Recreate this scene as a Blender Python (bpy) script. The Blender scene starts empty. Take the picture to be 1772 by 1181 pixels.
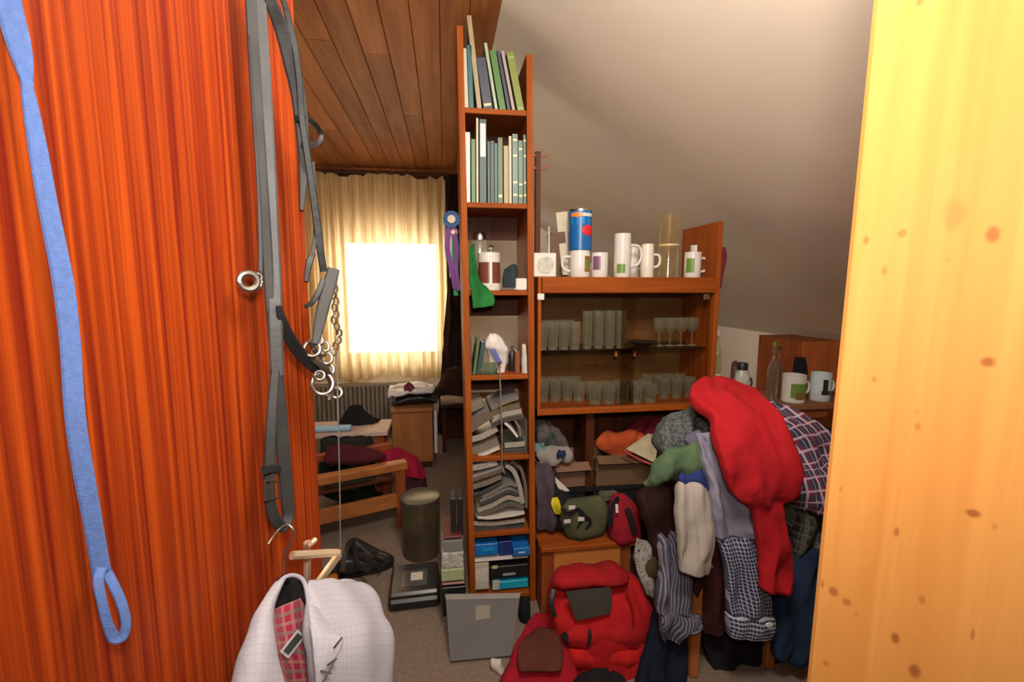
import bpy, bmesh, math, random
from mathutils import Vector, Matrix, noise
random.seed(7)
scn = bpy.context.scene
COL = scn.collection
PI = math.pi

# ------------------------------------------------------------------ camera
F = 800.0; H = 1.45; YAW = math.radians(8.25); PIT = math.radians(6.77)
cam_d = bpy.data.cameras.new('camera'); cam = bpy.data.objects.new('camera', cam_d); COL.objects.link(cam)
cam_d.sensor_width = 36.0; cam_d.lens = 36.0 * F / 1772.0; cam_d.clip_start = 0.02; cam_d.clip_end = 60
cam.location = (0, 0, H); cam.rotation_euler = (PI/2 - PIT, 0, -YAW)
scn.camera = cam

# ------------------------------------------------------------------ world, lamps, exposure
w = bpy.data.worlds.new('world'); scn.world = w; w.use_nodes = True
bg = w.node_tree.nodes['Background']; bg.inputs[0].default_value = (0.95, 0.97, 1.0, 1); bg.inputs[1].default_value = 14.0
def area(name, loc, target, size, power, color=(1, 1, 1)):
    l = bpy.data.lights.new(name, 'AREA'); l.shape = 'DISK'; l.size = size; l.energy = power; l.color = color
    o = bpy.data.objects.new(name, l); COL.objects.link(o); o.location = loc
    o.rotation_euler = (Vector(target) - Vector(loc)).to_track_quat('-Z', 'Y').to_euler()
    return o
area('camera_flash', (0.04, -0.03, 1.62), (0.45, 2.4, 1.6), 0.12, 9, (1.0, 0.91, 0.80)).data.spread = math.radians(150)
area('hall_fill', (0.05, -0.95, 2.12), (0.3, 2.4, 1.7), 0.3, 6, (1.0, 0.91, 0.79))  # unseen fill light added behind the camera; no lamp is known there
area('bounced_flash', (0.26, 0.42, 2.30), (0.9, 2.7, 1.15), 0.45, 36, (1.0, 0.91, 0.79))
rl = bpy.data.lights.new('room_fill', 'POINT'); rl.energy = 15; rl.color = (1.0, 0.92, 0.80); rl.shadow_soft_size = 0.4  # unseen fill light added to lift the far room, without a fixture
ro = bpy.data.objects.new('room_fill', rl); COL.objects.link(ro); ro.location = (-1.1, 2.3, 1.6)
scn.view_settings.view_transform = 'Standard'; scn.view_settings.look = 'None'
scn.view_settings.exposure = 0.0; scn.view_settings.gamma = 1.0; scn.view_settings.use_curve_mapping = False

# ------------------------------------------------------------------ photo ray helpers (points of the real room)
fw = Vector((math.sin(YAW)*math.cos(PIT), math.cos(YAW)*math.cos(PIT), -math.sin(PIT)))
rt = Vector((math.cos(YAW), -math.sin(YAW), 0))
up = Vector((math.sin(YAW)*math.sin(PIT), math.cos(YAW)*math.sin(PIT), math.cos(PIT)))
O = Vector((0, 0, H))
def ray(px, py): return fw + rt*((px-886)/F) + up*((590.5-py)/F)
def P(px, py, Y):
    r = ray(px, py); return O + r*(Y/r.y)
def PZ(px, py, Z):
    r = ray(px, py); return O + r*((Z-H)/r.z)
D0 = Vector((-0.42, 0.05, 0)); D1 = Vector((-0.235, 0.85, 0)); DU = (D1-D0).normalized(); DN = Vector((DU.y, -DU.x, 0))
def D(px, py, off=0.0):      # point on the open door's plane, off metres in front of it
    r = ray(px, py); p0 = D0 + DN*off; return O + r*((p0-O).dot(DN)/r.dot(DN))

# ------------------------------------------------------------------ materials
MATS = {}
def newmat(name):
    m = bpy.data.materials.new(name); m.use_nodes = True
    nt = m.node_tree; b = nt.nodes['Principled BSDF']; MATS[name] = m
    return m, nt, b
def nd(nt, typ, **kw):
    n = nt.nodes.new(typ)
    for k, v in kw.items(): setattr(n, k, v)
    return n
def ramp(nt, fac, stops):
    r = nd(nt, 'ShaderNodeValToRGB'); cr = r.color_ramp
    while len(cr.elements) < len(stops): cr.elements.new(0.5)
    for e, (p, c) in zip(cr.elements, stops): e.position = p; e.color = (c[0], c[1], c[2], 1)
    nt.links.new(fac, r.inputs[0]); return r.outputs[0]
def math_(nt, op, a, b=None, c=None):
    n = nd(nt, 'ShaderNodeMath', operation=op)
    for i, v in enumerate((a, b, c)):
        if v is None: continue
        if isinstance(v, (int, float)): n.inputs[i].default_value = v
        else: nt.links.new(v, n.inputs[i])
    return n.outputs[0]
def mixc(nt, fac, a, b):
    n = nd(nt, 'ShaderNodeMix', data_type='RGBA')
    for s, v in ((n.inputs[0], fac), (n.inputs[6], a), (n.inputs[7], b)):
        if isinstance(v, (int, float)): s.default_value = v
        elif isinstance(v, tuple): s.default_value = (v[0], v[1], v[2], 1)
        else: nt.links.new(v, s)
    return n.outputs[2]
def coords(nt, scale=(1, 1, 1), kind='Object', loc=(0, 0, 0)):
    tc = nd(nt, 'ShaderNodeTexCoord'); mp = nd(nt, 'ShaderNodeMapping')
    mp.inputs['Scale'].default_value = scale; mp.inputs['Location'].default_value = loc
    nt.links.new(tc.outputs[kind], mp.inputs[0]); return mp.outputs[0]
def noise_(nt, vec, scale, detail=4, rough=0.5, dist=0.0):
    n = nd(nt, 'ShaderNodeTexNoise'); n.inputs['Scale'].default_value = scale; n.inputs['Detail'].default_value = detail
    n.inputs['Roughness'].default_value = rough; n.inputs['Distortion'].default_value = dist
    nt.links.new(vec, n.inputs['Vector']); return n.outputs[0]
def bump(nt, b, h, strength=0.2, dist=0.01):
    n = nd(nt, 'ShaderNodeBump'); n.inputs['Strength'].default_value = strength; n.inputs['Distance'].default_value = dist
    nt.links.new(h, n.inputs['Height']); nt.links.new(n.outputs[0], b.inputs['Normal'])
def plain(name, col, rough=0.5, metal=0.0, var=0.12, nscale=25, bmp=0.0, spec=None, sheen=0):
    if name in MATS: return MATS[name]
    m, nt, b = newmat(name)
    v = coords(nt); n = noise_(nt, v, nscale)
    c = ramp(nt, n, [(0.3, tuple(x*(1-var) for x in col)), (0.7, tuple(min(1, x*(1+var)) for x in col))])
    nt.links.new(c, b.inputs['Base Color']); b.inputs['Roughness'].default_value = rough; b.inputs['Metallic'].default_value = metal
    if spec is not None: b.inputs['Specular IOR Level'].default_value = spec
    if bmp: bump(nt, b, noise_(nt, v, nscale*4), bmp)
    if sheen: b.inputs['Sheen Weight'].default_value = sheen
    return m
def fabric(name, col, col2=None, weave=500, var=0.2):
    if name in MATS: return MATS[name]
    m, nt, b = newmat(name); v = coords(nt)
    n = noise_(nt, v, 9, 5, 0.6)
    c2 = col2 or tuple(x*(1-var) for x in col)
    nt.links.new(ramp(nt, n, [(0.38, c2), (0.62, col)]), b.inputs['Base Color'])
    b.inputs['Roughness'].default_value = 0.95; b.inputs['Specular IOR Level'].default_value = 0.15
    bump(nt, b, noise_(nt, v, weave, 2), 0.25, 0.002)
    return m
def wood(name, light, dark, grain=(40, 40, 2.0), rough=0.4, coat=0.0, knots=None, contrast=(0.35, 0.65), fine=True):
    if name in MATS: return MATS[name]
    m, nt, b = newmat(name)
    v = coords(nt, grain); n1 = noise_(nt, v, 1.0, 5, 0.6, 0.6)
    c = ramp(nt, n1, [(contrast[0], dark), (contrast[1], light)])
    if fine:
        v2 = coords(nt, tuple(g*5 for g in grain)); n2 = noise_(nt, v2, 1.0, 3, 0.6)
        c = mixc(nt, math_(nt, 'MULTIPLY', n2, 0.35), c, dark)
    if knots: c = knots(nt, c)
    nt.links.new(c, b.inputs['Base Color']); b.inputs['Roughness'].default_value = rough; b.inputs['Specular IOR Level'].default_value = 0.12
    b.inputs['Coat Weight'].default_value = coat; b.inputs['Coat Roughness'].default_value = 0.25
    bump(nt, b, n1, 0.06, 0.004)
    return m
def stripe(nt, coord, freq, width, phase=0.0):
    f = math_(nt, 'FRACT', math_(nt, 'ADD', math_(nt, 'MULTIPLY', coord, freq), phase))
    return math_(nt, 'LESS_THAN', f, width)
def plaid(name, base, lines, rough=0.95):
    """lines: (axis 'u'/'v', lines per metre, width fraction, phase, colour, strength)"""
    if name in MATS: return MATS[name]
    m, nt, b = newmat(name)
    tc = nd(nt, 'ShaderNodeTexCoord'); sp = nd(nt, 'ShaderNodeSeparateXYZ'); nt.links.new(tc.outputs['UV'], sp.inputs[0])
    c = base
    for ax, fr, wd, ph, colr, st in lines:
        s = stripe(nt, sp.outputs[0 if ax == 'u' else 1], fr, wd, ph)
        c = mixc(nt, math_(nt, 'MULTIPLY', s, st), c, colr)
    nt.links.new(c, b.inputs['Base Color']); b.inputs['Roughness'].default_value = rough; b.inputs['Specular IOR Level'].default_value = 0.15
    bump(nt, b, noise_(nt, coords(nt), 400, 2), 0.2, 0.002)
    return m
def glassy(name, tint=(0.93, 0.97, 0.94), fac=0.10, edge=0.45, rough=0.03, painted_glint=0.0):
    if name in MATS: return MATS[name]
    m = bpy.data.materials.new(name); m.use_nodes = True; MATS[name] = m; nt = m.node_tree; nt.nodes.clear()
    out = nd(nt, 'ShaderNodeOutputMaterial'); tr = nd(nt, 'ShaderNodeBsdfTransparent'); gl = nd(nt, 'ShaderNodeBsdfGlossy')
    tr.inputs[0].default_value = (*tint, 1); gl.inputs['Roughness'].default_value = rough
    lw = nd(nt, 'ShaderNodeLayerWeight'); lw.inputs[0].default_value = 0.5
    f = math_(nt, 'ADD', math_(nt, 'MULTIPLY', math_(nt, 'POWER', lw.outputs['Facing'], 2.5), edge), fac)
    mx = nd(nt, 'ShaderNodeMixShader'); nt.links.new(f, mx.inputs[0]); nt.links.new(tr.outputs[0], mx.inputs[1]); nt.links.new(gl.outputs[0], mx.inputs[2])
    if painted_glint:  # pale diffuse rim mixed in as painted highlights on the glass
        dfu = nd(nt, 'ShaderNodeBsdfDiffuse'); dfu.inputs[0].default_value = (.90, .90, .80, 1); hz = nd(nt, 'ShaderNodeMixShader')
        nt.links.new(math_(nt, 'ADD', math_(nt, 'MULTIPLY', math_(nt, 'POWER', lw.outputs['Facing'], 3.0), painted_glint*2), painted_glint*.3), hz.inputs[0]); nt.links.new(mx.outputs[0], hz.inputs[1]); nt.links.new(dfu.outputs[0], hz.inputs[2]); mx = hz
    nt.links.new(mx.outputs[0], out.inputs[0]); return m

# ------------------------------------------------------------------ mesh builder
class MB:
    def __init__(s): s.v = []; s.f = []; s.uv = {}; s.mi = []; s.cur = 0
    def add(s, vs, fs, uvs=None):
        o = len(s.v); s.v += [Vector(a) for a in vs]
        for f in fs: s.f.append([i+o for i in f]); s.mi.append(s.cur)
        if uvs:
            for i, u in enumerate(uvs): s.uv[o+i] = u
        return s
    def mat(s, i): s.cur = i; return s
    def box(s, a, b, M=None, bev=0.0):
        (x0, y0, z0), (x1, y1, z1) = a, b
        if x1 < x0: x0, x1 = x1, x0
        if y1 < y0: y0, y1 = y1, y0
        if z1 < z0: z0, z1 = z1, z0
        e = min(bev, (x1-x0)*.45, (y1-y0)*.45, (z1-z0)*.45)
        if e <= 0:
            vs = [Vector((x, y, z)) for z in (z0, z1) for y in (y0, y1) for x in (x0, x1)]
            fs = [(0, 2, 3, 1), (4, 5, 7, 6), (0, 1, 5, 4), (2, 6, 7, 3), (0, 4, 6, 2), (1, 3, 7, 5)]
        else:
            bm = bmesh.new(); bmesh.ops.create_cube(bm, size=1)
            for v in bm.verts: v.co = Vector(((x0+x1)/2+v.co.x*(x1-x0), (y0+y1)/2+v.co.y*(y1-y0), (z0+z1)/2+v.co.z*(z1-z0)))
            bmesh.ops.bevel(bm, geom=list(bm.edges), offset=e, segments=1, affect='EDGES')
            bm.verts.index_update(); vs = [v.co.copy() for v in bm.verts]; fs = [[v.index for v in f.verts] for f in bm.faces]; bm.free()
        if M is not None: vs = [M @ v for v in vs]
        return s.add(vs, fs)
    def lathe(s, prof, c=(0, 0, 0), seg=24, M=None, caps=True):
        c = Vector(c); vs = []; fs = []
        for r, z in prof:
            for k in range(seg):
                a = 2*PI*k/seg; p = Vector((r*math.cos(a), r*math.sin(a), z)); vs.append((M @ p if M is not None else p) + c)
        for i in range(len(prof)-1):
            for k in range(seg):
                fs.append((i*seg+k, i*seg+(k+1) % seg, (i+1)*seg+(k+1) % seg, (i+1)*seg+k))
        if caps:
            fs.append(tuple(range(seg))[::-1]); fs.append(tuple((len(prof)-1)*seg+k for k in range(seg)))
        return s.add(vs, fs)
    def tube(s, pts, r, seg=8, closed=False, flat=None, smooth=3):
        """swept round (or flat=(halfwidth, halfthick, normal)) section along a smoothed path"""
        pts = [Vector(p) for p in pts]; P2 = catmull(pts, smooth, closed) if smooth > 1 else pts
        n = len(P2); rs = r if isinstance(r, (list, tuple)) else None
        vs = []; fs = []; N0 = None
        for i, p in enumerate(P2):
            a = P2[(i-1) % n] if (closed or i > 0) else p; b = P2[(i+1) % n] if (closed or i < n-1) else p
            t = (b-a).normalized()
            rr = r if rs is None else rs[0]+(rs[-1]-rs[0])*i/(n-1) if len(rs) == 2 else interp(rs, i/(n-1))
            if flat:
                nn = Vector(flat[2]); wd = t.cross(nn).normalized(); nn = wd.cross(t).normalized()
                hw = rr; ht = flat[1]
                for k in range(8):
                    an = 2*PI*(k+.5)/8; cx, sx = math.cos(an), math.sin(an)
                    vs.append(p + wd*hw*(1 if cx > .5 else -1 if cx < -.5 else cx*1.9) + nn*ht*(1 if sx > .5 else -1 if sx < -.5 else sx*1.2))
            else:
                if N0 is None: N0 = t.orthogonal().normalized()
                N0 = (N0 - t*N0.dot(t)).normalized(); B = t.cross(N0)
                for k in range(seg):
                    an = 2*PI*k/seg; vs.append(p + (N0*math.cos(an)+B*math.sin(an))*rr)
        sg = 8 if flat else seg
        for i in range(n if closed else n-1):
            for k in range(sg): fs.append((i*sg+k, i*sg+(k+1) % sg, ((i+1) % n)*sg+(k+1) % sg, ((i+1) % n)*sg+k))
        if not closed: fs.append(tuple(range(sg))[::-1]); fs.append(tuple((n-1)*sg+k for k in range(sg)))
        return s.add(vs, fs)
    def grid(s, fn, nu, nv, uvfn=None):
        vs = [fn(i/nu, j/nv) for j in range(nv+1) for i in range(nu+1)]
        fs = [(j*(nu+1)+i, j*(nu+1)+i+1, (j+1)*(nu+1)+i+1, (j+1)*(nu+1)+i) for j in range(nv) for i in range(nu)]
        return s.add(vs, fs, [uvfn(i/nu, j/nv) for j in range(nv+1) for i in range(nu+1)] if uvfn else None)
    def loft(s, rows, n=26, sub=5, fold=0.008, freq=60.0, seed=0.0, sq=0.75, rough=0.006, crease=0.0):
        """closed soft body through rows (L, R, half thickness): a garment, bag or sleeve with folds"""
        Ls = catmull([Vector(r[0]) for r in rows], sub); Rs = catmull([Vector(r[1]) for r in rows], sub)
        Ts = catmull([Vector((r[2], 0, 0)) for r in rows], sub); m = len(Ls); vs = []; uvs = []; fs = []; dist = 0
        for i in range(m):
            L, R, t = Ls[i], Rs[i], max(Ts[i].x, 0.001); C = (L+R)/2; hw = (R-L)/2
            if i: dist += (C-pc).length
            pc = C
            dr = (Rs[min(i+1, m-1)]+Ls[min(i+1, m-1)]-Rs[max(i-1, 0)]-Ls[max(i-1, 0)])
            N = (hw.cross(-dr) if dr.length > 1e-6 else hw.cross(Vector((0, 0, 1))))
            if N.length < 1e-8: N = Vector((0, -1, 0))
            N.normalize()
            if N.y > 0.3: N = -N
            for k in range(n):
                a = 2*PI*k/n; ca, sa = math.cos(a), math.sin(a)
                u = hw.length*ca
                fo = fold*math.sin(u*freq + seed*3 + 2.5*noise.noise(Vector((u*6, dist*5, seed)))) * (1-abs(ca)**4)
                ta = math.copysign(abs(sa)**sq, sa)
                if crease:
                    q_ = Vector((u*15, dist*6, seed*7+(3 if sa > 0 else 0)))
                    rg = 1-abs(noise.noise(q_ + noise.noise_vector(q_*.6)*.8))*2.6
                    fo += crease*(rg-.35)*(1-abs(ca)**6)*(1 if sa > 0 else -.4)
                p = C + hw*ca + N*(t*ta + fo)
                nz = noise.noise_vector(p*11 + Vector((seed, seed, 0))) * rough + noise.noise_vector(p*34 + Vector((seed, 0, 0))) * rough*.5
                vs.append(p + nz); uvs.append((u+0.5, dist))
        for i in range(m-1):
            for k in range(n): fs.append((i*n+k, i*n+(k+1) % n, (i+1)*n+(k+1) % n, (i+1)*n+k))
        fs.append(tuple(range(n))); fs.append(tuple((m-1)*n+k for k in range(n))[::-1])
        return s.add(vs, fs, uvs)
    def mesh(s, name, mats, smooth=False, off=Vector((0, 0, 0))):
        me = bpy.data.meshes.new(name); me.from_pydata([v-off for v in s.v], [], s.f)
        for m in (mats if isinstance(mats, (list, tuple)) else [mats]): me.materials.append(m)
        me.polygons.foreach_set('material_index', s.mi)
        if s.uv:
            ul = me.uv_layers.new(name='UVMap')
            for lp in me.loops: ul.data[lp.index].uv = s.uv.get(lp.vertex_index, (0, 0))
        bm = bmesh.new(); bm.from_mesh(me); bmesh.ops.recalc_face_normals(bm, faces=bm.faces); bm.to_mesh(me); bm.free()
        if smooth:
            me.polygons.foreach_set('use_smooth', [True]*len(me.polygons))
            if smooth != 'all': me.set_sharp_from_angle(angle=math.radians(38))
        me.update(); return me
def interp(a, t):
    x = t*(len(a)-1); i = min(int(x), len(a)-2); return a[i]+(a[i+1]-a[i])*(x-i)
def catmull(p, sub, closed=False):
    n = len(p)
    if n < 3 and not closed:
        return [p[0].lerp(p[-1], i/sub) for i in range(sub+1)]
    out = []
    rng = range(n) if closed else range(n-1)
    for i in rng:
        p0 = p[(i-1) % n] if closed else p[max(i-1, 0)]; p1 = p[i]; p2 = p[(i+1) % n]; p3 = p[(i+2) % n] if closed else p[min(i+2, n-1)]
        for k in range(sub):
            t = k/sub
            out.append(0.5*((2*p1)+(-p0+p2)*t+(2*p0-5*p1+4*p2-p3)*t*t+(-p0+3*p1-3*p2+p3)*t**3))
    if not closed: out.append(p[-1].copy())
    return out
def tag(o, label=None, cat=None, group=None, kind=None):
    if label: o['label'] = label
    if cat: o['category'] = cat
    if group: o['group'] = group
    if kind: o['kind'] = kind
    return o
ROOT = {}
def thing(name, label, cat, loc=(0, 0, 0), group=None):
    o = bpy.data.objects.new(name, None); o.empty_display_size = 0.05; COL.objects.link(o); o.location = loc; ROOT[o] = Vector(loc)
    return tag(o, label, cat, group)
def part(mb, name, mats, parent, smooth=False, label=None, kind=None):
    off = ROOT[parent]; me = mb.mesh(name, mats, smooth, off); o = bpy.data.objects.new(name, me); COL.objects.link(o); o.parent = parent
    ROOT[o] = off; return tag(o, label, kind=kind)
def single(mb, name, mats, label=None, cat=None, group=None, smooth=False, kind=None):
    xs = [v.x for v in mb.v]; ys = [v.y for v in mb.v]; zs = [v.z for v in mb.v]
    off = Vector(((min(xs)+max(xs))/2, (min(ys)+max(ys))/2, min(zs)))
    me = mb.mesh(name, mats, smooth, off); o = bpy.data.objects.new(name, me); COL.objects.link(o); o.location = off; ROOT[o] = off
    return tag(o, label, cat, group, kind)
def struct(mb, name, mats, smooth=False): 
    o = bpy.data.objects.new(name, mb.mesh(name, mats, smooth)); COL.objects.link(o); ROOT[o] = Vector((0, 0, 0)); o['kind'] = 'structure'; return o
def dup(root, loc, label=None, rz=None):
    r = root.copy(); COL.objects.link(r); r.location = loc
    if rz is not None: r.rotation_euler.z = rz
    if label: r['label'] = label
    for ch in list(root.children):
        c = ch.copy(); COL.objects.link(c); c.parent = r
        for g in list(ch.children):
            d = g.copy(); COL.objects.link(d); d.parent = c
    return r

# ------------------------------------------------------------------ palette
WALL = plain('wall_plaster', (0.84, 0.73, 0.60), 0.9, var=0.04, nscale=3, bmp=0.05)
FLOOR = plain('carpet', (0.21, 0.155, 0.12), 0.98, var=0.15, nscale=60, bmp=0.4, spec=0.1)
HALL = plain('hall_paint', (0.75, 0.68, 0.58), 0.9, var=0.03)
UNIT = wood('unit_wood', (0.31, 0.074, 0.009), (0.20, 0.042, 0.005), (30, 30, 2.5), 0.6)
UNITX = wood('unit_wood_cross', (0.31, 0.074, 0.009), (0.20, 0.042, 0.005), (2.5, 30, 30), 0.6)
INNER = wood('unit_inner', (0.52, 0.27, 0.10), (0.44, 0.21, 0.075), (14, 14, 2), 0.5)
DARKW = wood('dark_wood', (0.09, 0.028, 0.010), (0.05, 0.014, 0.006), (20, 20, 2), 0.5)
REDW = wood('reddish_wood', (0.30, 0.075, 0.022), (0.20, 0.045, 0.014), (20, 20, 3), 0.45)
CHROME = plain('chrome', (0.75, 0.72, 0.68), 0.22, 1.0, var=0.1)
BLACK = plain('black_plastic', (0.012, 0.012, 0.013), 0.4)
BLACKF = fabric('black_fabric', (0.014, 0.013, 0.015))
WHITE = plain('white_ceramic', (0.62, 0.59, 0.55), 0.2, var=0.02)
PAPER = plain('paper', (0.55, 0.50, 0.45), 0.8, var=0.06)
GLASS = glassy('clear_glass', (0.985, 0.99, 0.98), 0.09, 0.30, 0.06, 0.17)
PANE = glassy('tinted_pane', (0.92, 0.90, 0.84), 0.015, 0.3)
GSHELF = glassy('glass_shelf', (0.60, 0.68, 0.56), 0.10, 0.4, 0.15)

# ------------------------------------------------------------------ the room shell
XL, XR, YB, ZC, XE, ZK = -2.8, 2.40, 4.70, 2.53, 0.235, 1.10
YF = -0.10
struct(MB().box((XL-.1, -1.9, -.1), (XR+.1, YB+.1, 0)), 'floor', FLOOR)
WX0, WX1, WZ0, WZ1 = -1.02, -0.02, 0.72, 1.93
mb = MB()
mb.box((XL-.1, YB, 0), (WX0, YB+.2, 2.7)); mb.box((WX1, YB, 0), (XR+.1, YB+.2, 2.7))
mb.box((WX0, YB, 0), (WX1, YB+.2, WZ0)); mb.box((WX0, YB, WZ1), (WX1, YB+.2, 2.7))
struct(mb, 'wall_back', WALL)
struct(MB().box((XL-.1, -1.9, 0), (XL, YB, 2.7)), 'wall_left', WALL)
struct(MB().box((XR, -1.9, 0), (XR+.1, YB, ZK+.02)), 'wall_right', WALL)
mb = MB(); dz = .08                                # the sloping plaster ceiling on the right
mb.add([(XE, YF-.1, ZC), (XR+.06, YF-.1, ZK-.04), (XR+.06, YF-.1, ZK+.1), (XE, YF-.1, ZC+.14), (XE, YB, ZC), (XR+.06, YB, ZK-.04), (XR+.06, YB, ZK+.1), (XE, YB, ZC+.14)],
       [(0, 1, 2, 3), (4, 7, 6, 5), (0, 4, 5, 1), (3, 2, 6, 7), (0, 3, 7, 4), (1, 5, 6, 2)])
struct(mb, 'wall_sloped', WALL)
mb = MB(); mb.box((XL-.1, YF-.12, 0), (-.52, YF, 2.7)); mb.box((.86, YF-.12, 0), (XR+.1, YF, 2.7)); mb.box((-.52, YF-.12, 2.35), (.86, YF, 2.7))
struct(mb, 'wall_front', HALL)
mb = MB(); mb.box((-1.3, -2.0, 0), (1.6, -1.9, 2.6)); mb.box((-1.4, -2.0, 0), (-1.3, YF-.12, 2.6)); mb.box((1.5, -2.0, 0), (1.6, YF-.12, 2.6)); mb.box((-1.4, -2.0, 2.5), (1.6, YF-.1, 2.6))
struct(mb, 'wall_hall', HALL)
PLK = [wood('ceiling_plank_%s' % n, tuple(c*k for c in (0.46, 0.17, 0.050)), tuple(c*k for c in (0.27, 0.085, 0.024)), (16, 1.4, 16), 0.5)
       for n, k in (('honey', 1.0), ('amber', 0.84), ('pale', 1.15))]
ceil = struct(MB().box((XL-.1, YF-.1, ZC+.016), (XE+.02, YB+.1, ZC+.1)), 'ceiling', DARKW)
ROOT[ceil] = Vector((0, 0, 0)); pw = 0.118; x = XE; k = 0
while x > XL:
    x0 = max(x-pw, XL); cuts = [YF, random.uniform(.9, 1.6) if k % 2 else random.uniform(2.1, 2.6), random.uniform(3.1, 4.1), YB]
    for a, b in zip(cuts[:-1], cuts[1:]):
        mb = MB().box((x0+.0012, a+.0006, ZC-random.uniform(0, .0015)), (x-.0012, b-.0006, ZC+.015), bev=.003)
        part(mb, 'plank', PLK[random.choice((0, 0, 1, 1, 2))], ceil)
    x -= pw; k += 1
struct(MB().box((XL, YB-.03, ZC-.055), (XE+.05, YB, ZC-.002), bev=.006), 'trim_1', DARKW)
struct(MB().box((XL, YB-.015, 0), (XR, YB, .07)), 'baseboard_back', DARKW)

# window
FRW = plain('window_paint', (0.72, 0.70, 0.64), 0.4, var=0.03)
mb = MB()
mb.box((WX0, YB+.07, WZ0), (WX0+.06, YB+.13, WZ1)); mb.box((WX1-.06, YB+.07, WZ0), (WX1, YB+.13, WZ1))
mb.box((WX0, YB+.07, WZ0), (WX1, YB+.13, WZ0+.06)); mb.box((WX0, YB+.07, WZ1-.06), (WX1, YB+.13, WZ1))
win = struct(mb, 'window_1', FRW)
part(MB().box((WX0+.06, YB+.095, WZ0+.06), (WX1-.06, YB+.1, WZ1-.06)), 'pane', glassy('window_glass', (.97, .98, .98), .03, .4), win)
part(MB().box((WX0-.05, YB-.07, WZ0-.03), (WX1+.05, YB+.07, WZ0), bev=.006), 'window_sill', FRW, win)

# radiator
RAD = plain('radiator_enamel', (0.27, 0.22, 0.17), 0.45, var=.05)
r_ = thing('radiator', 'ribbed brown-beige radiator low on the back wall under the curtain', 'radiator', (-.8, 4.6, 0))
mb = MB(); mb.box((-1.5, 4.60, .47), (-.33, 4.67, .50), bev=.006); mb.box((-1.5, 4.60, .08), (-.33, 4.67, .11), bev=.006); part(mb, 'header_pipe', RAD, r_)
xx = -1.49
while xx < -.35:
    part(MB().box((xx, 4.595, .10), (xx+.034, 4.66, .485), bev=.01), 'rib', RAD, r_); xx += .042
for xb in (-1.4, -.45): part(MB().box((xb, 4.62, 0), (xb+.03, 4.65, .1)), 'foot', RAD, r_)

# curtain
m, nt, b_ = newmat('sheer_curtain'); nt.nodes.clear()
out = nd(nt, 'ShaderNodeOutputMaterial'); df = nd(nt, 'ShaderNodeBsdfDiffuse'); tl = nd(nt, 'ShaderNodeBsdfTranslucent'); tp = nd(nt, 'ShaderNodeBsdfTransparent')
wv = noise_(nt, coords(nt, (26, 1, 1.2)), 1.0, 4, .6)
cc = ramp(nt, wv, [(.3, (.58, .39, .17)), (.7, (.86, .67, .38))])
nt.links.new(cc, df.inputs[0]); nt.links.new(cc, tl.inputs[0]); tp.inputs[0].default_value = (1, .95, .82, 1)
mx = nd(nt, 'ShaderNodeMixShader'); mx.inputs[0].default_value = .5; nt.links.new(df.outputs[0], mx.inputs[1]); nt.links.new(tl.outputs[0], mx.inputs[2])
m2 = nd(nt, 'ShaderNodeMixShader'); m2.inputs[0].default_value = .07; nt.links.new(mx.outputs[0], m2.inputs[1]); nt.links.new(tp.outputs[0], m2.inputs[2]); nt.links.new(m2.outputs[0], out.inputs[0])
CURT = m
cu = thing('curtain', 'pleated sheer cream curtain glowing in front of the bright window', 'curtain', (-.75, 4.53, .56))
CX0, CX1 = -1.55, 0.015
def curt(u, v):
    xx = CX0+(CX1-CX0)*u; z = .575+.03*math.sin(xx*9)+.015*math.sin(xx*37) + (2.475-.575)*v
    flare = 1.0-.35*v
    y = 4.53 + flare*(.028*math.sin(xx*62+1.2*math.sin(xx*7)) + .012*math.sin(xx*131+2*v))
    return Vector((xx + .008*math.sin(v*5+xx*20), y, z))
part(MB().grid(curt, 420, 24), 'curtain_cloth', CURT, cu, 'all')
part(MB().box((CX0-.1, 4.50, 2.475), (.06, 4.56, 2.50)), 'curtain_rail', DARKW, cu)

# mahogany door, wide open on the left
DOORW = wood('mahogany', (0.43, 0.072, 0.007), (0.14, 0.011, 0.004), (115, 115, 1.0), 0.4, coat=.12, contrast=(.36, .68))
mb = MB(); a = D0 - DU*.08; c = D1
q = [a, c, c-DN*.04, a-DN*.04]
mb.add([(p.x, p.y, z) for z in (.01, 2.06) for p in q], [(0, 1, 2, 3), (4, 7, 6, 5), (0, 4, 5, 1), (1, 5, 6, 2), (2, 6, 7, 3), (3, 7, 4, 0)])
door = struct(mb, 'door_1', DOORW)
IVORY = plain('ivory_metal', (0.70, 0.55, 0.38), 0.3, .6, var=.05)
mb = MB()
hp = D(522, 962, .0)
mb.tube([D(505, 962, .035), D(540, 960, .05), D(568, 958, .065), D(585, 958, .075)], .0065)
hd = part(mb, 'door_handle', IVORY, door, True, 'pale metal door handle')
mb = MB().tube([D(588, 958, .075), D(568, 985, .07), D(548, 1012, .06)], .008, flat=(1, .0035, DN)); part(mb, 'lever', IVORY, hd, True)
mb = MB().tube([D(531, 938, .03), D(532, 970, .03), D(531, 1010, .03)], .006, flat=(1, .004, DN)); part(mb, 'handle_plate', IVORY, hd, True)
mb = MB().tube([D(529, 950, .03), D(537, 942, .045), D(546, 934, .05)], .0045); part(mb, 'key', IVORY, hd, True)

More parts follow.
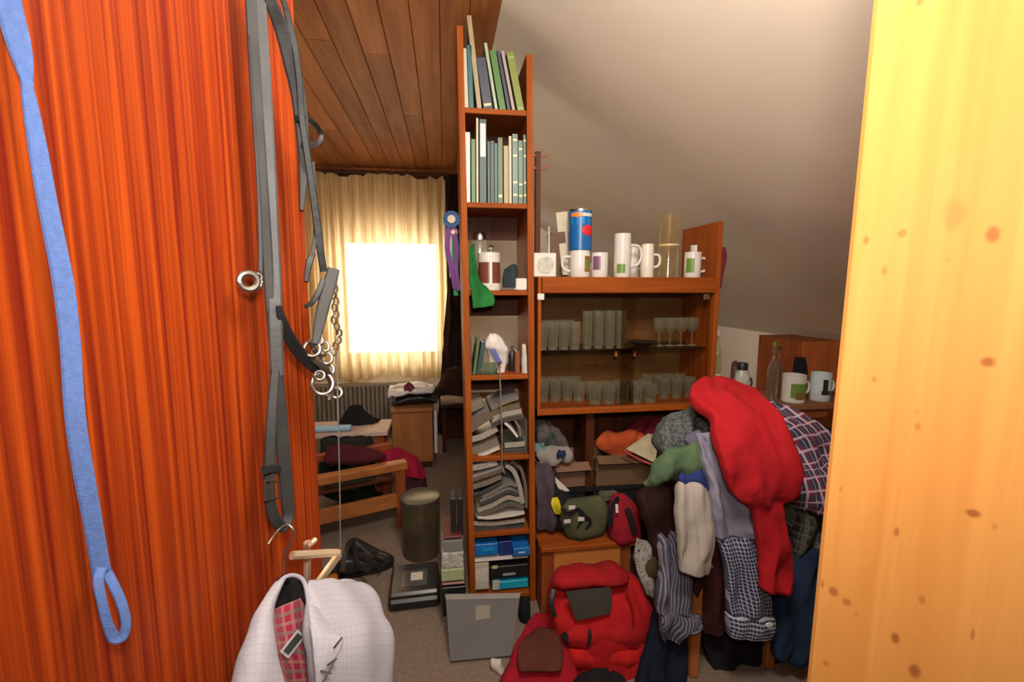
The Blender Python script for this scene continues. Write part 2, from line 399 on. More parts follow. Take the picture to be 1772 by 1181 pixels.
# pine door at the right
C0 = P(1455, 590, .47); C0.z = 0
ph = math.radians(50); PU = Vector((math.cos(ph), -math.sin(ph), 0)); PN = Vector((-math.sin(ph), -math.cos(ph), 0))
def PD(px, py):
    r = ray(px, py); return O + r*((C0-O).dot(PN)/r.dot(PN))
KN = [(1650, 370, 26, 30, .35), (1717, 403, 16, 18, .9), (1560, 403, 9, 9, .6), (1498, 415, 6, 9, .7), (1530, 468, 6, 10, .6), (1640, 448, 6, 6, .3),
      (1712, 625, 19, 12, 1), (1515, 656, 6, 6, .6), (1592, 738, 8, 9, .6), (1590, 712, 5, 6, .3), (1690, 888, 17, 9, 1), (1558, 922, 6, 10, .8), (1460, 848, 5, 6, .4),
      (1450, 1027, 11, 10, .9), (1430, 1014, 4, 10, .7), (1473, 1045, 9, 8, .7), (1490, 1065, 6, 6, .4), (1604, 1040, 7, 9, .6), (1558, 1107, 9, 12, 1), (1593, 1165, 12, 14, 1),
      (1693, 1100, 5, 14, .7), (1438, 1152, 6, 7, .6), (1585, 5, 8, 8, .6), (1728, 912, 6, 9, .4)]
def pine_knots(nt, c):
    tc = nd(nt, 'ShaderNodeTexCoord'); v = tc.outputs['Object']
    ns = nd(nt, 'ShaderNodeTexNoise'); ns.inputs['Scale'].default_value = 55; nt.links.new(v, ns.inputs['Vector'])
    for px, py, rx, ry, st in KN:
        p = PD(px, py); e = PD(px+rx, py); rxm = (e-p).length; e = PD(px, py+ry); rym = (e-p).length
        s = nd(nt, 'ShaderNodeVectorMath', operation='SUBTRACT'); nt.links.new(v, s.inputs[0]); s.inputs[1].default_value = ((p-C0).dot(PU), 0, p.z)
        m_ = nd(nt, 'ShaderNodeVectorMath', operation='MULTIPLY'); nt.links.new(s.outputs[0], m_.inputs[0]); m_.inputs[1].default_value = (1/rxm, 0, 1/rym)
        l = nd(nt, 'ShaderNodeVectorMath', operation='LENGTH'); nt.links.new(m_.outputs[0], l.inputs[0])
        d = math_(nt, 'ADD', l.outputs['Value'], math_(nt, 'MULTIPLY', math_(nt, 'SUBTRACT', ns.outputs[0], .5), .7))
        mr = nd(nt, 'ShaderNodeMapRange', interpolation_type='SMOOTHSTEP'); nt.links.new(d, mr.inputs[0])
        mr.inputs[1].default_value = 1.15; mr.inputs[2].default_value = .35; mr.inputs[3].default_value = 0; mr.inputs[4].default_value = st*.8
        c = mixc(nt, mr.outputs[0], c, (.26, .07, .02))
    return c
PINE = wood('pine', (0.66, 0.315, 0.085), (0.55, 0.22, 0.048), (26, 26, 1.0), 0.6, coat=.0, knots=pine_knots, contrast=(.3, .62))
M = Matrix.Translation(C0) @ Matrix(((PU.x, -PN.x, 0, 0), (PU.y, -PN.y, 0, 0), (0, 0, 1, 0), (0, 0, 0, 1))) @ Matrix.Translation((-.016, 0, 0)) @ Matrix.Rotation(.011, 4, 'Y')
me = MB().box((0, 0, .01), (.62, .035, 2.3), bev=.004).mesh('door_2', PINE)
o = bpy.data.objects.new('door_2', me); COL.objects.link(o); o.matrix_world = M; o['kind'] = 'structure'
# ------------------------------------------------------------------ tall bookcase (its uprights lean a touch to the left)
YU0, YU1 = 1.95, 2.25
LEAN = -0.0114
def bx(x, z): return x + LEAN*z
def zpx(py, px=862, Y=YU0): return P(px, py, Y).z
XA0, XA1, XB0, XB1 = .092, .117, .368, .394      # the two uprights at floor level
bk = thing('bookcase', 'tall narrow open wooden bookcase in the middle of the room, packed with books and papers', 'bookcase', (.24, 2.1, 0))
def upright(x0, x1, z1):
    vs = [Vector((bx(x, z), y, z)) for z in (0, z1) for y in (YU0, YU1) for x in (x0, x1)]
    return MB().add(vs, [(0, 2, 3, 1), (4, 5, 7, 6), (0, 1, 5, 4), (2, 6, 7, 3), (0, 4, 6, 2), (1, 3, 7, 5)])
part(upright(XA0, XA1, 2.462), 'side_panel', UNIT, bk)
part(upright(XB0, XB1, 2.375), 'side_panel', UNIT, bk)
BZ = [zpx(188), zpx(351), zpx(503), zpx(650), zpx(791), zpx(922), .045]     # top surfaces of the boards
for z in BZ:
    part(MB().box((bx(XA1, z), YU0+.004, z-.021), (bx(XB0, z), YU1-.01, z), bev=.002), 'shelf', UNITX, bk)
for z in BZ[:-1]:
    part(MB().box((bx(XA1, z), YU1-.022, z-.125), (bx(XB0, z), YU1-.008, z-.021)), 'back_rail', DARKW, bk)  # dark strips filling the dark band below each board
PEG = plain('peg_wood', (.25, .09, .03), .5)
part(MB().box((XB1+.0, YU0+.06, 1.46), (XB1+.022, YU0+.085, 2.02)), 'hook_strip', DARKW, bk)
for py in (268, 290):
    z = zpx(py, 935, YU0+.06); part(MB().tube([(XB1-.015, YU0+.07, z), (XB1+.03, YU0+.065, z-.004), (XB1+.05, YU0+.06, z+.004)], .006), 'coat_peg', PEG, bk, True)

# ------------------------------------------------------------------ glass fronted cabinet beside it
XG0, XG1 = .396, 1.235
ZG0, ZG1, ZT0, ZT1 = .885, .907, 1.42, 1.489
gc = thing('glass_cabinet', 'wooden cabinet with sliding glass doors full of drinking glasses, right of the bookcase', 'cabinet', (.82, 2.1, 0))
part(MB().box((XG1-.022, YU0, 0), (XG1, YU1+.02, 1.737), bev=.002), 'side_panel', UNIT, gc)
part(MB().box((XG0, YU0+.002, .88), (XG0+.014, YU1, ZT1)), 'side_panel', UNIT, gc)
part(MB().box((XG0+.016, YU0, ZT1-.02), (XG1-.022, YU1, ZT1)), 'top_board', UNITX, gc)
part(MB().box((XG0+.016, YU0-.006, ZT0), (XG1-.022, YU0+.012, ZT1), bev=.003), 'front_rail', UNITX, gc)
part(MB().box((XG0, YU0, ZG0-.004), (XG1-.022, YU1, ZG1), bev=.002), 'bottom_board', UNITX, gc)
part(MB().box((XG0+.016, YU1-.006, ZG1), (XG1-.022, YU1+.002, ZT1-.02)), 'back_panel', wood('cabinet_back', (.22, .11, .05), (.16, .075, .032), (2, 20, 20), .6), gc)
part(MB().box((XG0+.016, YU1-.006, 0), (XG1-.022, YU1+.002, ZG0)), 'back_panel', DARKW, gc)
GSZ = zpx(604, 1080, YU0+.06)
part(MB().box((XG0+.018, YU0+.05, GSZ-.007), (XG1-.024, YU1-.012, GSZ)), 'glass_shelf', GSHELF, gc)
xm = (XG0+XG1)/2
for a, b, y in ((XG0+.02, xm+.03, YU0+.016), (xm-.03, XG1-.026, YU0+.026)):
    part(MB().box((a, y, ZG1+.004), (b, y+.005, ZT0+.012)), 'glass_door', PANE, gc)
for px in (936, 1223):
    p = P(px, 514, YU0); part(MB().box((p.x-.015, YU0-.004, p.z-.014), (p.x+.015, YU0+.012, p.z+.014), bev=.003), 'hinge_clip', WHITE if px < 1000 else CHROME, gc)
# ------------------------------------------------------------------ low base cabinet in front of it
ZB = P(1010, 942, 1.83).z
lc = thing('low_cabinet', 'low wooden cabinet on the floor behind the red rucksack', 'cabinet', (.6, 1.95, 0))
BX0, BX1, BY0, BY1 = .398, .80, 1.83, 2.20
CAB = wood('cabinet_front', (.50, .19, .050), (.38, .125, .032), (3, 26, 26), .45)
part(MB().box((BX0, BY0+.01, .0), (BX0+.05, BY1, ZB-.022)), 'side_panel', REDW, lc)
part(MB().box((BX1-.045, BY0+.01, .0), (BX1, BY1, ZB-.022)), 'side_panel', REDW, lc)
part(MB().box((BX0-.008, BY0-.012, ZB-.022), (BX1+.012, BY1, ZB), bev=.004), 'top_board', UNITX, lc)
part(MB().box((BX0+.052, BY0+.012, .06), (BX1-.047, BY0+.03, ZB-.13), bev=.003), 'door', CAB, lc)
part(MB().box((BX0+.052, BY0+.004, ZB-.125), (BX1-.047, BY0+.03, ZB-.024), bev=.003), 'drawer', CAB, lc)
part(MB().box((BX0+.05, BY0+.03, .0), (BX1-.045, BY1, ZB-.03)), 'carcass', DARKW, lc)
# ------------------------------------------------------------------ shelf ledge, panel cabinet at the right
zs = P(1400, 700, 2.0).z
sl = thing('wall_shelf', 'long narrow wooden shelf with bottles and mugs right of the glass cabinet', 'shelf', (1.7, 2.1, 0))
part(MB().box((XG1+.002, 2.0, zs-.03), (2.2, 2.30, zs), bev=.003), 'board', wood('ledge_wood', (.30, .13, .06), (.20, .08, .035), (2, 20, 20), .5), sl)
part(MB().box((1.42, 2.22, 0), (1.44, 2.3, zs-.03)), 'support', REDW, sl)
part(MB().box((XG1+.002, 2.02, zs-.075), (1.9, 2.035, zs-.03)), 'apron', REDW, sl)
p0 = P(1392, 592, 2.32); p1 = P(1462, 592, 2.32)
wc = thing('wooden_chest', 'plain orange-brown wooden cabinet against the low wall behind the mugs', 'cabinet', (p0.x+.2, 2.5, 0))
part(MB().box((p0.x, 2.32, 0), (p0.x+.24, 2.34, p0.z), bev=.003), 'front_panel', wood('chest_wood', (.42, .12, .03), (.32, .085, .02), (20, 20, 2.5), .4), wc)
part(MB().box((p0.x, 2.341, 0), (p0.x+.018, 2.7, p0.z)), 'side_panel', REDW, wc)
part(MB().box((p0.x+.222, 2.341, 0), (p0.x+.24, 2.7, p0.z)), 'side_panel', REDW, wc)
part(MB().box((p0.x+.018, 2.341, p0.z-.02), (p0.x+.222, 2.7, p0.z)), 'top_board', REDW, wc)

# ------------------------------------------------------------------ books
def book(name, label, group, bl, br, tl, tr, depth, cover, Y=YU0+.03, zb=None, spine=None, pages=True):
    """upright or leaning book from its spine's corners; its pages are a part"""
    zb0 = zb; A = P(bl[0], bl[1], Y); B = P(br[0], br[1], Y); C = P(tl[0], tl[1], Y); Dd = P(tr[0], tr[1], Y)
    th = max((B-A).length*.96, .006); ctr = (A+B)/2; ctop = (C+Dd)/2; ctr.y = ctop.y = Y
    dv = ctop-ctr; hgt = dv.length; ang = math.atan2(dv.x, dv.z)
    z = zb0 + (th/2)*abs(math.sin(ang)) + .0006
    t = thing(name, label, 'book', (ctr.x, Y, z), group)
    R = Matrix.Translation((ctr.x, Y, z)) @ Matrix.Rotation(ang, 4, 'Y')
    h = th/2; cv = min(.0022, th*.22); m = MB()
    m.box((-h, 0, 0), (-h+cv, depth, hgt), R); m.box((h-cv, 0, 0), (h, depth, hgt), R); m.box((-h+cv, 0, 0), (h-cv, cv, hgt), R)
    cm = part(m, 'cover', cover, t)
    if spine:
        for z0, z1 in spine[1]: part(MB().box((-h*.8, -.0008, hgt*z0), (h*.8, .0004, hgt*z1), R), 'spine_label', spine[0], cm)
    part(MB().box((-h+cv, cv, .003), (h-cv, depth-.004, hgt-.004), R), 'pages', PAPER, t)
    return t
def bc(n, c, r=.5): return plain('cover_'+n, tuple(x*.7 for x in c), r, var=.08)
G1 = 'books on the top shelf of the bookcase'; G2 = 'books on the second shelf of the bookcase'
CREAMC = bc('cream', (.62, .55, .40)); TEAL = bc('teal', (.02, .13, .15)); TAN = bc('tan', (.42, .33, .18)); NAVY = bc('navy', (.035, .045, .08))
PALEG = bc('pale_green', (.42, .50, .34)); GREEN = bc('green', (.08, .20, .035)); PINKG = bc('rose_grey', (.42, .34, .33)); LIME = bc('lime', (.22, .27, .035))
LEAF = bc('bottle_green', (.02, .10, .045), .35); DTEAL = bc('deep_teal', (.02, .07, .06)); DGREY = bc('slate', (.05, .06, .065)); OLIVE = bc('olive', (.12, .16, .05)); WHC = bc('white', (.70, .70, .74))
GOLD = plain('gilt_print', (.55, .45, .22), .4)
z1 = BZ[0]
for nm, lb, bl, br, tl_, tr_, dp, cv, sp in [
    ('book', 'thick cream book standing leftmost on the top shelf', 801, 811, (796, 81), (808, 81), .2, CREAMC, None),
    ('book', 'teal book second from the left on the top shelf', 812, 820, (808, 75), (815, 75), .2, TEAL, None),
    ('book', 'very tall thin tan volume rising above all others on the top shelf', 826, 834, (808, 23), (815, 23), .24, TAN, None),
    ('book', 'dark navy book leaning left of the pale green thin one', 837, 853, (824, 96), (840, 96), .19, NAVY, (GOLD, [(.08, .13)])),
    ('book', 'thin pale green book leaning in the middle of the top shelf', 857, 862, (837, 69), (843, 69), .22, PALEG, None),
    ('book', 'grass green book leaning in the middle of the top shelf', 865, 876, (847, 82), (858, 82), .21, GREEN, None),
    ('book', 'thin dark blue book leaning left of the rose grey one', 879, 884, (859, 81), (865, 81), .2, NAVY, None),
    ('book', 'thin rose grey book leaning next to the lime green one', 887, 892, (867, 81), (872, 81), .2, PINKG, None),
    ('book', 'broad lime green book leaning rightmost on the top shelf', 896, 908, (875, 83), (889, 83), .22, LIME, (PALEG, [(.05, .07), (.9, .92)]))]:
    book(nm, lb, G1, (bl, 187), (br, 187), tl_, tr_, dp, cv, zb=z1, spine=sp)
z2 = BZ[1]
for lb, x0, x1, yt, cv, sp in [
    ('white book with plain spine at the left end of the second shelf', 802, 814, 226, WHC, None),
    ('mid green book next to the white one on the second shelf', 816, 823, 238, GREEN, None),
    ('tall very thin cream book on the second shelf', 824.5, 828, 201, CREAMC, None),
    ('tall dark green book with white title strip on the second shelf', 830, 842, 203, DTEAL, (WHC, [(.56, .95)])),
    ('thin black-green book right of the tall one with white strip', 844, 848.5, 241, DTEAL, None),
    ('slate grey book in the middle of the second shelf', 849.5, 855, 240, DGREY, None),
    ('dark teal book in the middle of the second shelf', 856, 861, 244, TEAL, None),
    ('olive green book in the middle of the second shelf', 862, 870, 234, OLIVE, (GOLD, [(.1, .14)])),
    ('tan mottled book on the right part of the second shelf', 872, 880, 248, TAN, None),
    ('slim cream book right of the tan mottled one', 881, 885.5, 231, CREAMC, None),
    ('bottle green gilt volume, left of the three matching ones', 887, 896.5, 227, LEAF, (GOLD, [(.12, .15), (.3, .33), (.68, .71), (.9, .93)])),
    ('bottle green gilt volume, middle and lowest of the three matching ones', 897.5, 905, 238, LEAF, (GOLD, [(.12, .15), (.3, .33), (.85, .88)])),
    ('bottle green gilt volume at the right end of the second shelf', 906, 914, 228, LEAF, (GOLD, [(.12, .15), (.3, .33), (.68, .71), (.9, .93)]))]:
    book('book', lb, G2, (x0, 349), (x1, 349), (x0-.5, yt), (x1-.5, yt), random.uniform(.17, .21), cv, zb=z2, spine=sp)

# ------------------------------------------------------------------ glassware and mugs
def mug(name, label, px0, px1, pyt, Y, zb, body, handle=1, group=None, decal=None, taper=0.0, hs=1.0):
    a = P(px0, pyt, Y); b = P(px1, pyt, Y); r = (b-a).length/2*.98; hgt = a.z-zb; c = Vector(((a.x+b.x)/2, Y, zb+.0006))
    t = thing(name, label, 'mug', c, group)
    w_ = min(.004, r*.15)
    part(MB().lathe([(r*(1-.06), 0), (r, .004), (r, hgt*.5), (r*(1-taper), hgt), (r*(1-taper)-w_, hgt), (r-w_, hgt*.5), (r-w_, w_*2)], c, 24), 'body', body, t, True)
    if handle:
        hz = hgt*.5; rr = hgt*.27*hs; x0 = r*.97*handle
        part(MB().tube([c+Vector((x0, 0, hz+rr)), c+Vector((x0+handle*rr*.9, 0, hz+rr*.9)), c+Vector((x0+handle*rr*1.15, 0, hz)), c+Vector((x0+handle*rr*.8, 0, hz-rr*.8)), c+Vector((x0, 0, hz-rr))], .005*(1.2 if r > .03 else .8)), 'handle', body, t, True)
    if decal:
        for (a0, a1, z0, z1, mt) in decal:
            n = 8; m = MB()
            m.grid(lambda u, v: c + Vector(((r+.0012)*math.sin(a0+(a1-a0)*u), -(r+.0012)*math.cos(a0+(a1-a0)*u), hgt*(z0+(z1-z0)*v))), n, 1)
            part(m, 'picture', mt, t, True)
    return t
GRN = plain('print_green', (.12, .22, .03), .4); BRN = plain('print_brown', (.20, .08, .03), .4); PUR = plain('print_purple', (.16, .07, .13), .4); BLU = plain('print_blue', (.03, .06, .16), .4)
BLK = plain('print_black', (.015, .015, .02), .4); STONE = plain('stoneware', (.58, .55, .50), .35, var=.08); CREAMM = plain('cream_glaze', (.68, .62, .52), .25, var=.05)
zt = ZT1; GM = 'mugs on top of the glass cabinet'
mug('mug', 'white mug with green picture standing under the blue tin', 986, 1021, 434, 2.04, zt, WHITE, -1, GM, [(.2, .95, .2, .78, BRN), (.3, .9, .3, .65, GRN)])
mug('mug', 'short white mug with purple print on the cabinet top', 1024, 1052, 438, 2.03, zt, WHITE, 0, GM, [(-1.2, -.2, .3, .85, PUR)])
mug('beer_stein', 'tall white stein with a big handle in the middle of the cabinet top', 1064, 1092, 405, 2.04, zt, WHITE, 1, GM, [(-1.0, .0, .1, .3, GRN), (-.8, .3, .4, .6, STONE)], hs=.9)
mug('mug', 'off-white rounded mug left of the tall vase', 1110, 1132, 423, 2.05, zt, CREAMM, 1, GM, taper=.1, hs=.7)
mug('mug', 'white mug with small green picture at the right end of the cabinet top', 1186, 1213, 437, 2.05, zt, WHITE, 1, GM, [(-1.3, -.3, .2, .75, GRN)])
mug('mug', 'narrow white beaker behind the rightmost white mug', 1196, 1216, 425, 2.15, zt, WHITE, 0, GM)
mug('mug', 'white stein behind the rounded mug, partly hidden', 1085, 1106, 425, 2.16, zt, STONE, 1, GM, hs=.8)
# blue tin on the first mug
a = P(985, 364, 2.04); b = P(1024, 364, 2.04); zm = P(1000, 434, 2.04).z+.001; rt_ = (b.x-a.x)/2; c = Vector(((a.x+b.x)/2, 2.04, zm)); hh = a.z-zm
t = thing('blue_tin', 'tall bright blue cylindrical tin with a red patch standing on a mug', 'tin', c)
CYAN = plain('tin_blue', (.01, .22, .55), .3, .0); DBLU = plain('tin_dark_blue', (.01, .10, .30), .3)
part(MB().lathe([(rt_, 0), (rt_, hh*.96)], c, 32), 'body', DBLU, t, True)
part(MB().lathe([(rt_*1.03, hh*.96), (rt_*1.03, hh), (rt_*.95, hh*1.0)], c, 32), 'lid', CHROME, t, True)
def wrap(a0, a1, z0, z1, mt, off=.0008, nm='printed_patch', rnd=False):
    m = MB()
    def fn(u, v):
        zz = z0+(z1-z0)*v; 
        if rnd: 
            w = math.sqrt(max(0, 1-(2*v-1)**2)); mid = (a0+a1)/2; an = mid+(u-.5)*(a1-a0)*w
        else: an = a0+(a1-a0)*u
        return c+Vector(((rt_+off)*math.sin(an), -(rt_+off)*math.cos(an), hh*zz))
    part(m.grid(fn, 12, 8), nm, mt, t, True)
wrap(-PI, PI, .62, .955, CYAN); wrap(-1.2, .0, .80, .92, plain('print_orange', (.65, .18, .03), .4), .0016, rnd=True); wrap(-.1, .9, .82, .9, PAPER, .0016)
wrap(-.15, 1.15, .34, .62, plain('print_red', (.55, .02, .03), .4), .0016, rnd=True)
# tall vase
a = P(1143, 371, 2.06); b = P(1176, 371, 2.06); r = (b.x-a.x)/2; c = Vector(((a.x+b.x)/2, 2.06, zt)); hh = a.z-zt
AMB = glassy('amber_glass', (.94, .86, .68), .06, .35, .08, .12)
t = thing('glass_vase', 'tall straight amber-tinted glass vase on the cabinet top', 'vase', c)
part(MB().lathe([(r, 0), (r, hh), (r-.003, hh), (r-.003, .012), (.001, .012)], c, 28), 'body', AMB, t, True)
part(MB().lathe([(r*1.01, hh*.5), (r*1.01, hh*.53)], c, 28, caps=False), 'band', GOLD, t, True)
# square white plaque
a = P(924, 477, 2.0); b = P(963, 438, 2.0)
t = thing('square_clock', 'small square white desk clock with a round grey face', 'clock', ((a.x+b.x)/2, 2.0, zt))
part(MB().box((a.x, 2.0, zt+.001), (b.x, 2.025, b.z), bev=.004), 'case', WHITE, t)
cc_ = Vector(((a.x+b.x)/2, 1.999, (zt+b.z)/2)); rr = (b.x-a.x)*.38
part(MB().lathe([(rr, -.001), (rr, .001)], cc_, 24, Matrix.Rotation(PI/2, 3, 'X')), 'dial', plain('dial', (.42, .40, .34), .5, var=.3, nscale=90), t)
# brown book, rod and paper leaning behind the plaque
t = book('book', 'dark brown book leaning behind the square clock', None, (962, 478), (984, 478), (958, 400), (976, 400), .12, bc('brown', (.13, .05, .02)), Y=2.12, zb=zt)
m = MB(); a = P(973, 476, 2.1); b = P(962, 368, 2.14); cq = P(982, 366, 2.14); dd = P(984, 476, 2.1)
m.add([a, dd, cq, b, a+Vector((0, .006, 0)), dd+Vector((0, .006, 0)), cq+Vector((0, .006, 0)), b+Vector((0, .006, 0))], [(0, 1, 2, 3), (4, 7, 6, 5), (0, 4, 5, 1), (1, 5, 6, 2), (2, 6, 7, 3), (3, 7, 4, 0)])
single(m, 'card', CREAMC, 'cream folded card standing left of the blue tin', 'card')
a = P(950, 477, 2.03+.04); b = P(950, 392, 2.08)
single(MB().tube([a, a.lerp(b, .5), b], [.005, .003]), 'candle', PAPER, 'thin pale candle standing behind the square clock', 'candle', smooth=True)
# hanging tassel at the right side panel
ht = P(1248, 425, 1.99)
single(MB().loft([(P(1244, 428, 1.97), P(1254, 428, 1.97), .006), (P(1240, 442, 1.97), P(1256, 442, 1.97), .012), (P(1240, 458, 1.97), P(1254, 458, 1.97), .012), (P(1242, 500, 1.97), P(1248, 500, 1.97), .004)], n=14, rough=.002),
       'key_pouch', fabric('maroon_cloth', (.14, .02, .03)), 'small dark red pouch hanging at the cabinet side panel', 'pouch', smooth='all')

def lathe_obj(name, prof, mat, label, cat, group):
    t = thing(name, label, cat, (0, 0, -5), group); ROOT[t] = Vector((0, 0, 0))
    part(MB().lathe(prof, (0, 0, 0), 18, caps=False), 'bowl', mat, t, True); return t
def tumbler(r, h, w=.0022): return [(.0005, 0), (r*.82, 0), (r, h), (r-w, h), (r*.82-w, .007), (.0005, .007)]
def goblet(r, h): return [(.0005, 0), (r*.85, .001), (r*.15, .006), (.004, .012), (.004, h*.45), (r*.6, h*.52), (r, h*.68), (r*.92, h), (r*.92-.002, h), (r*.9, h*.7), (.001, h*.54)]
protos = {}
def place_glass(kind, px, py_top, Y, zb, label, group):
    prof, cat, nm = kind
    key = (nm,)+tuple(prof[2])
    pt = P(px, py_top, Y)
    if key not in protos:
        t = lathe_obj(nm, prof, GLASS, label, cat, group); t.location = (pt.x, Y, zb+.0005); protos[key] = t
    else:
        t = dup(protos[key], (pt.x, Y, zb+.0005), label); t['group'] = group
T1 = (tumbler(.026, .125), 'glass', 'drinking_glass'); T2 = (tumbler(.023, .172), 'glass', 'highball_glass'); W1 = (goblet(.029, .135), 'glass', 'wine_glass')
B1 = (tumbler(.031, .088), 'glass', 'whisky_glass'); B2 = (tumbler(.026, .10), 'glass', 'water_glass')
ORD = ['leftmost', 'second from left', 'third from left', 'fourth from left', 'fifth from left', 'sixth from left']
for i in range(4): place_glass(T1, 938+i*19, 545, 2.03, GSZ, 'clear tumbler on the glass shelf, %s in front row' % ORD[i], 'tumblers on the glass shelf')
for i in range(3): place_glass(T1, 948+i*18, 545, 2.14, GSZ, 'clear tumbler on the glass shelf, %s in back row' % ORD[i], 'tumblers on the glass shelf')
for i in range(4): place_glass(T2, 1017+i*19.5, 532, 2.04, GSZ, 'tall highball glass mid glass shelf, %s in front row' % ORD[i], 'tall glasses on the glass shelf')
for i in range(3): place_glass(T2, 1028+i*18, 532, 2.15, GSZ, 'tall highball glass mid glass shelf, %s in back row' % ORD[i], 'tall glasses on the glass shelf')
for i in range(4): place_glass(W1, 1142+i*19, 545, 2.08, GSZ, 'stemmed wine glass on the glass shelf, %s of four' % ORD[i], 'wine glasses on the glass shelf')
for Y, x0, n, st, kd, lb, gp in [
    (2.02, 1030, 5, 24, B1, 'low whisky tumbler mid bottom shelf, %s in front row', 'tumblers in the middle of the bottom shelf'),
    (2.09, 1002, 6, 23, B1, 'low whisky tumbler mid bottom shelf, %s in back row', 'tumblers in the middle of the bottom shelf'),
    (2.10, 940, 3, 21, B2, 'clear water glass left on bottom shelf, %s in front row', 'water glasses at the left of the bottom shelf'),
    (2.17, 938, 4, 19, B2, 'clear water glass left on bottom shelf, %s in back row', 'water glasses at the left of the bottom shelf'),
    (2.08, 1150, 3, 22, B2, 'clear water glass right on bottom shelf, %s in front row', 'water glasses at the right of the bottom shelf'),
    (2.17, 1120, 5, 19, B2, 'clear water glass right on bottom shelf, %s in back row', 'water glasses at the right of the bottom shelf')]:
    for i in range(n): place_glass(kd, x0+i*st, 650, Y, ZG1, lb % ORD[i], gp)
for px, nm, cl, lb in ((1066, 'orange', (.45, .14, .06), 'small orange figure hanging under the glass shelf'), (1098, 'red', (.45, .04, .05), 'small red figure hanging under the glass shelf')):
    p = P(px, 612, 2.03); m = MB().lathe([(.001, -.016), (.009, -.012), (.006, -.002), (.008, .006), (.001, .012)], p, 12); m.tube([p+Vector((0, 0, .01)), Vector((p.x, p.y, GSZ-.007))], .001, 5)
    single(m, 'hanging_charm', plain('charm_'+nm, cl, .5), lb, 'ornament', smooth=True)
# dark shallow bowl beside wine glasses
p = P(1112, 595, 2.1); single(MB().lathe([(.03, 0), (.075, .022), (.07, .022), (.028, .004)], (p.x, 2.1, GSZ+.0005), 24), 'dish', plain('pewter', (.05, .055, .055), .35, .5), 'shallow dark dish left of the wine glasses', 'dish', smooth=True)

# ------------------------------------------------------------------ things on the ledge at the right
GLG = glassy('bottle_glass', (.82, .85, .68), .07, .35, .08, .1); BRG = glassy('brown_glass', (.7, .55, .38), .07, .35, .08, .08)
def bottle(label, px, pyt, Y, zb, r, mat, cap=CHROME, body=.6, group=None, lab=None):
    hh = P(px, pyt, Y).z-zb; c = Vector((P(px, pyt, Y).x, Y, zb+.0005)); t = thing('bottle', label, 'bottle', c, group)
    part(MB().lathe([(r*.9, 0), (r, .005), (r, hh*body), (r*.85, hh*(body+.08)), (r*.3, hh*(body+.2)), (r*.28, hh*.95)], c, 22), 'body', mat, t, True)
    part(MB().lathe([(r*.34, hh*.93), (r*.34, hh)], c, 16), 'cap', cap, t, True)
    if lab: part(MB().lathe([(r*1.01, hh*.15), (r*1.01, hh*.4)], c, 22, caps=False), 'paper_label', lab, t, True)
GB = 'bottles and jars on the ledge'
bottle('slender clear bottle close to the glass cabinet', 1243, 572, 2.12, zs, .022, GLG, PAPER, .62, GB, PAPER)
bottle('brown-green bottle with a pointed stopper on the ledge', 1341, 592, 2.10, zs, .026, GLG, GRN, .5, GB)
bottle('dark slim bottle close behind the brown-green one', 1350, 600, 2.16, zs, .02, BRG, BLACK, .6, GB)
mug('mug', 'white mug with green landscape picture on the ledge', 1358, 1392, 649, 2.06, zs, WHITE, 1, 'mugs on the ledge', [(-.9, .6, .2, .72, GRN), (-.5, .5, .15, .4, BRN)], hs=.8)
mug('mug', 'pale blue-white mug with a black figure on the ledge', 1407, 1436, 646, 2.07, zs, plain('blue_white_glaze', (.60, .70, .74), .25, var=.03), 1, 'mugs on the ledge', [(-.5, .0, .3, .8, BLK), (-.6, .4, .25, .4, BLK)], hs=.7)
a = P(1284, 640, 2.08); c = Vector((a.x, 2.08, zs)); r = .038
t = thing('jar', 'grey glazed jar with a black lid behind the red jumper', 'jar', c, GB)
hh = P(1284, 640, 2.08).z-zs
part(MB().lathe([(r*.9, 0), (r, .01), (r, hh*.85), (r*.8, hh)], c, 24), 'body', plain('grey_glaze', (.40, .38, .35), .25, var=.25), t, True)
part(MB().lathe([(r*.72, hh), (r*.72, hh+.03), (r*.68, hh+.034)], c, 24), 'lid', BLACK, t, True)
part(MB().tube([c+Vector((r, 0, hh*.8)), c+Vector((r+.02, 0, hh*.6)), c+Vector((r, 0, hh*.25))], .005), 'handle', BLACK, t, True)
a = P(1256, 662, 2.03); m = MB()
DB = plain('dark_bronze', (.06, .022, .02), .45)
t = thing('horse_figurine', 'small dark brown horse figurine left of the grey jar', 'figurine', (a.x, 2.03, zs))
hf = P(1256, 628, 2.03).z; z0 = zs; xx = a.x
m.loft([(Vector((xx-.035, 2.02, z0+.06)), Vector((xx-.035, 2.04, z0+.03)), .012), (Vector((xx, 2.02, z0+.06)), Vector((xx, 2.04, z0+.03)), .014), (Vector((xx+.025, 2.02, z0+.075)), Vector((xx+.025, 2.04, z0+.04)), .012)], n=12, rough=.002, fold=0)
part(m, 'torso', DB, t, 'all')
part(MB().tube([(xx+.022, 2.03, z0+.055), (xx+.032, 2.03, z0+.085), (xx+.036, 2.03, hf), (xx+.055, 2.03, hf-.02)], [.013, .007]), 'head', DB, t, True)
for lx in (-.03, .022):
    for ly in (2.022, 2.038): part(MB().tube([(xx+lx, ly, z0+.045), (xx+lx+.003, ly, z0+.02), (xx+lx, ly, z0+.001)], .0045), 'leg', DB, t, True)
part(MB().tube([(xx-.034, 2.03, z0+.055), (xx-.05, 2.03, z0+.04), (xx-.05, 2.03, z0+.01)], .005), 'tail', DB, t, True)
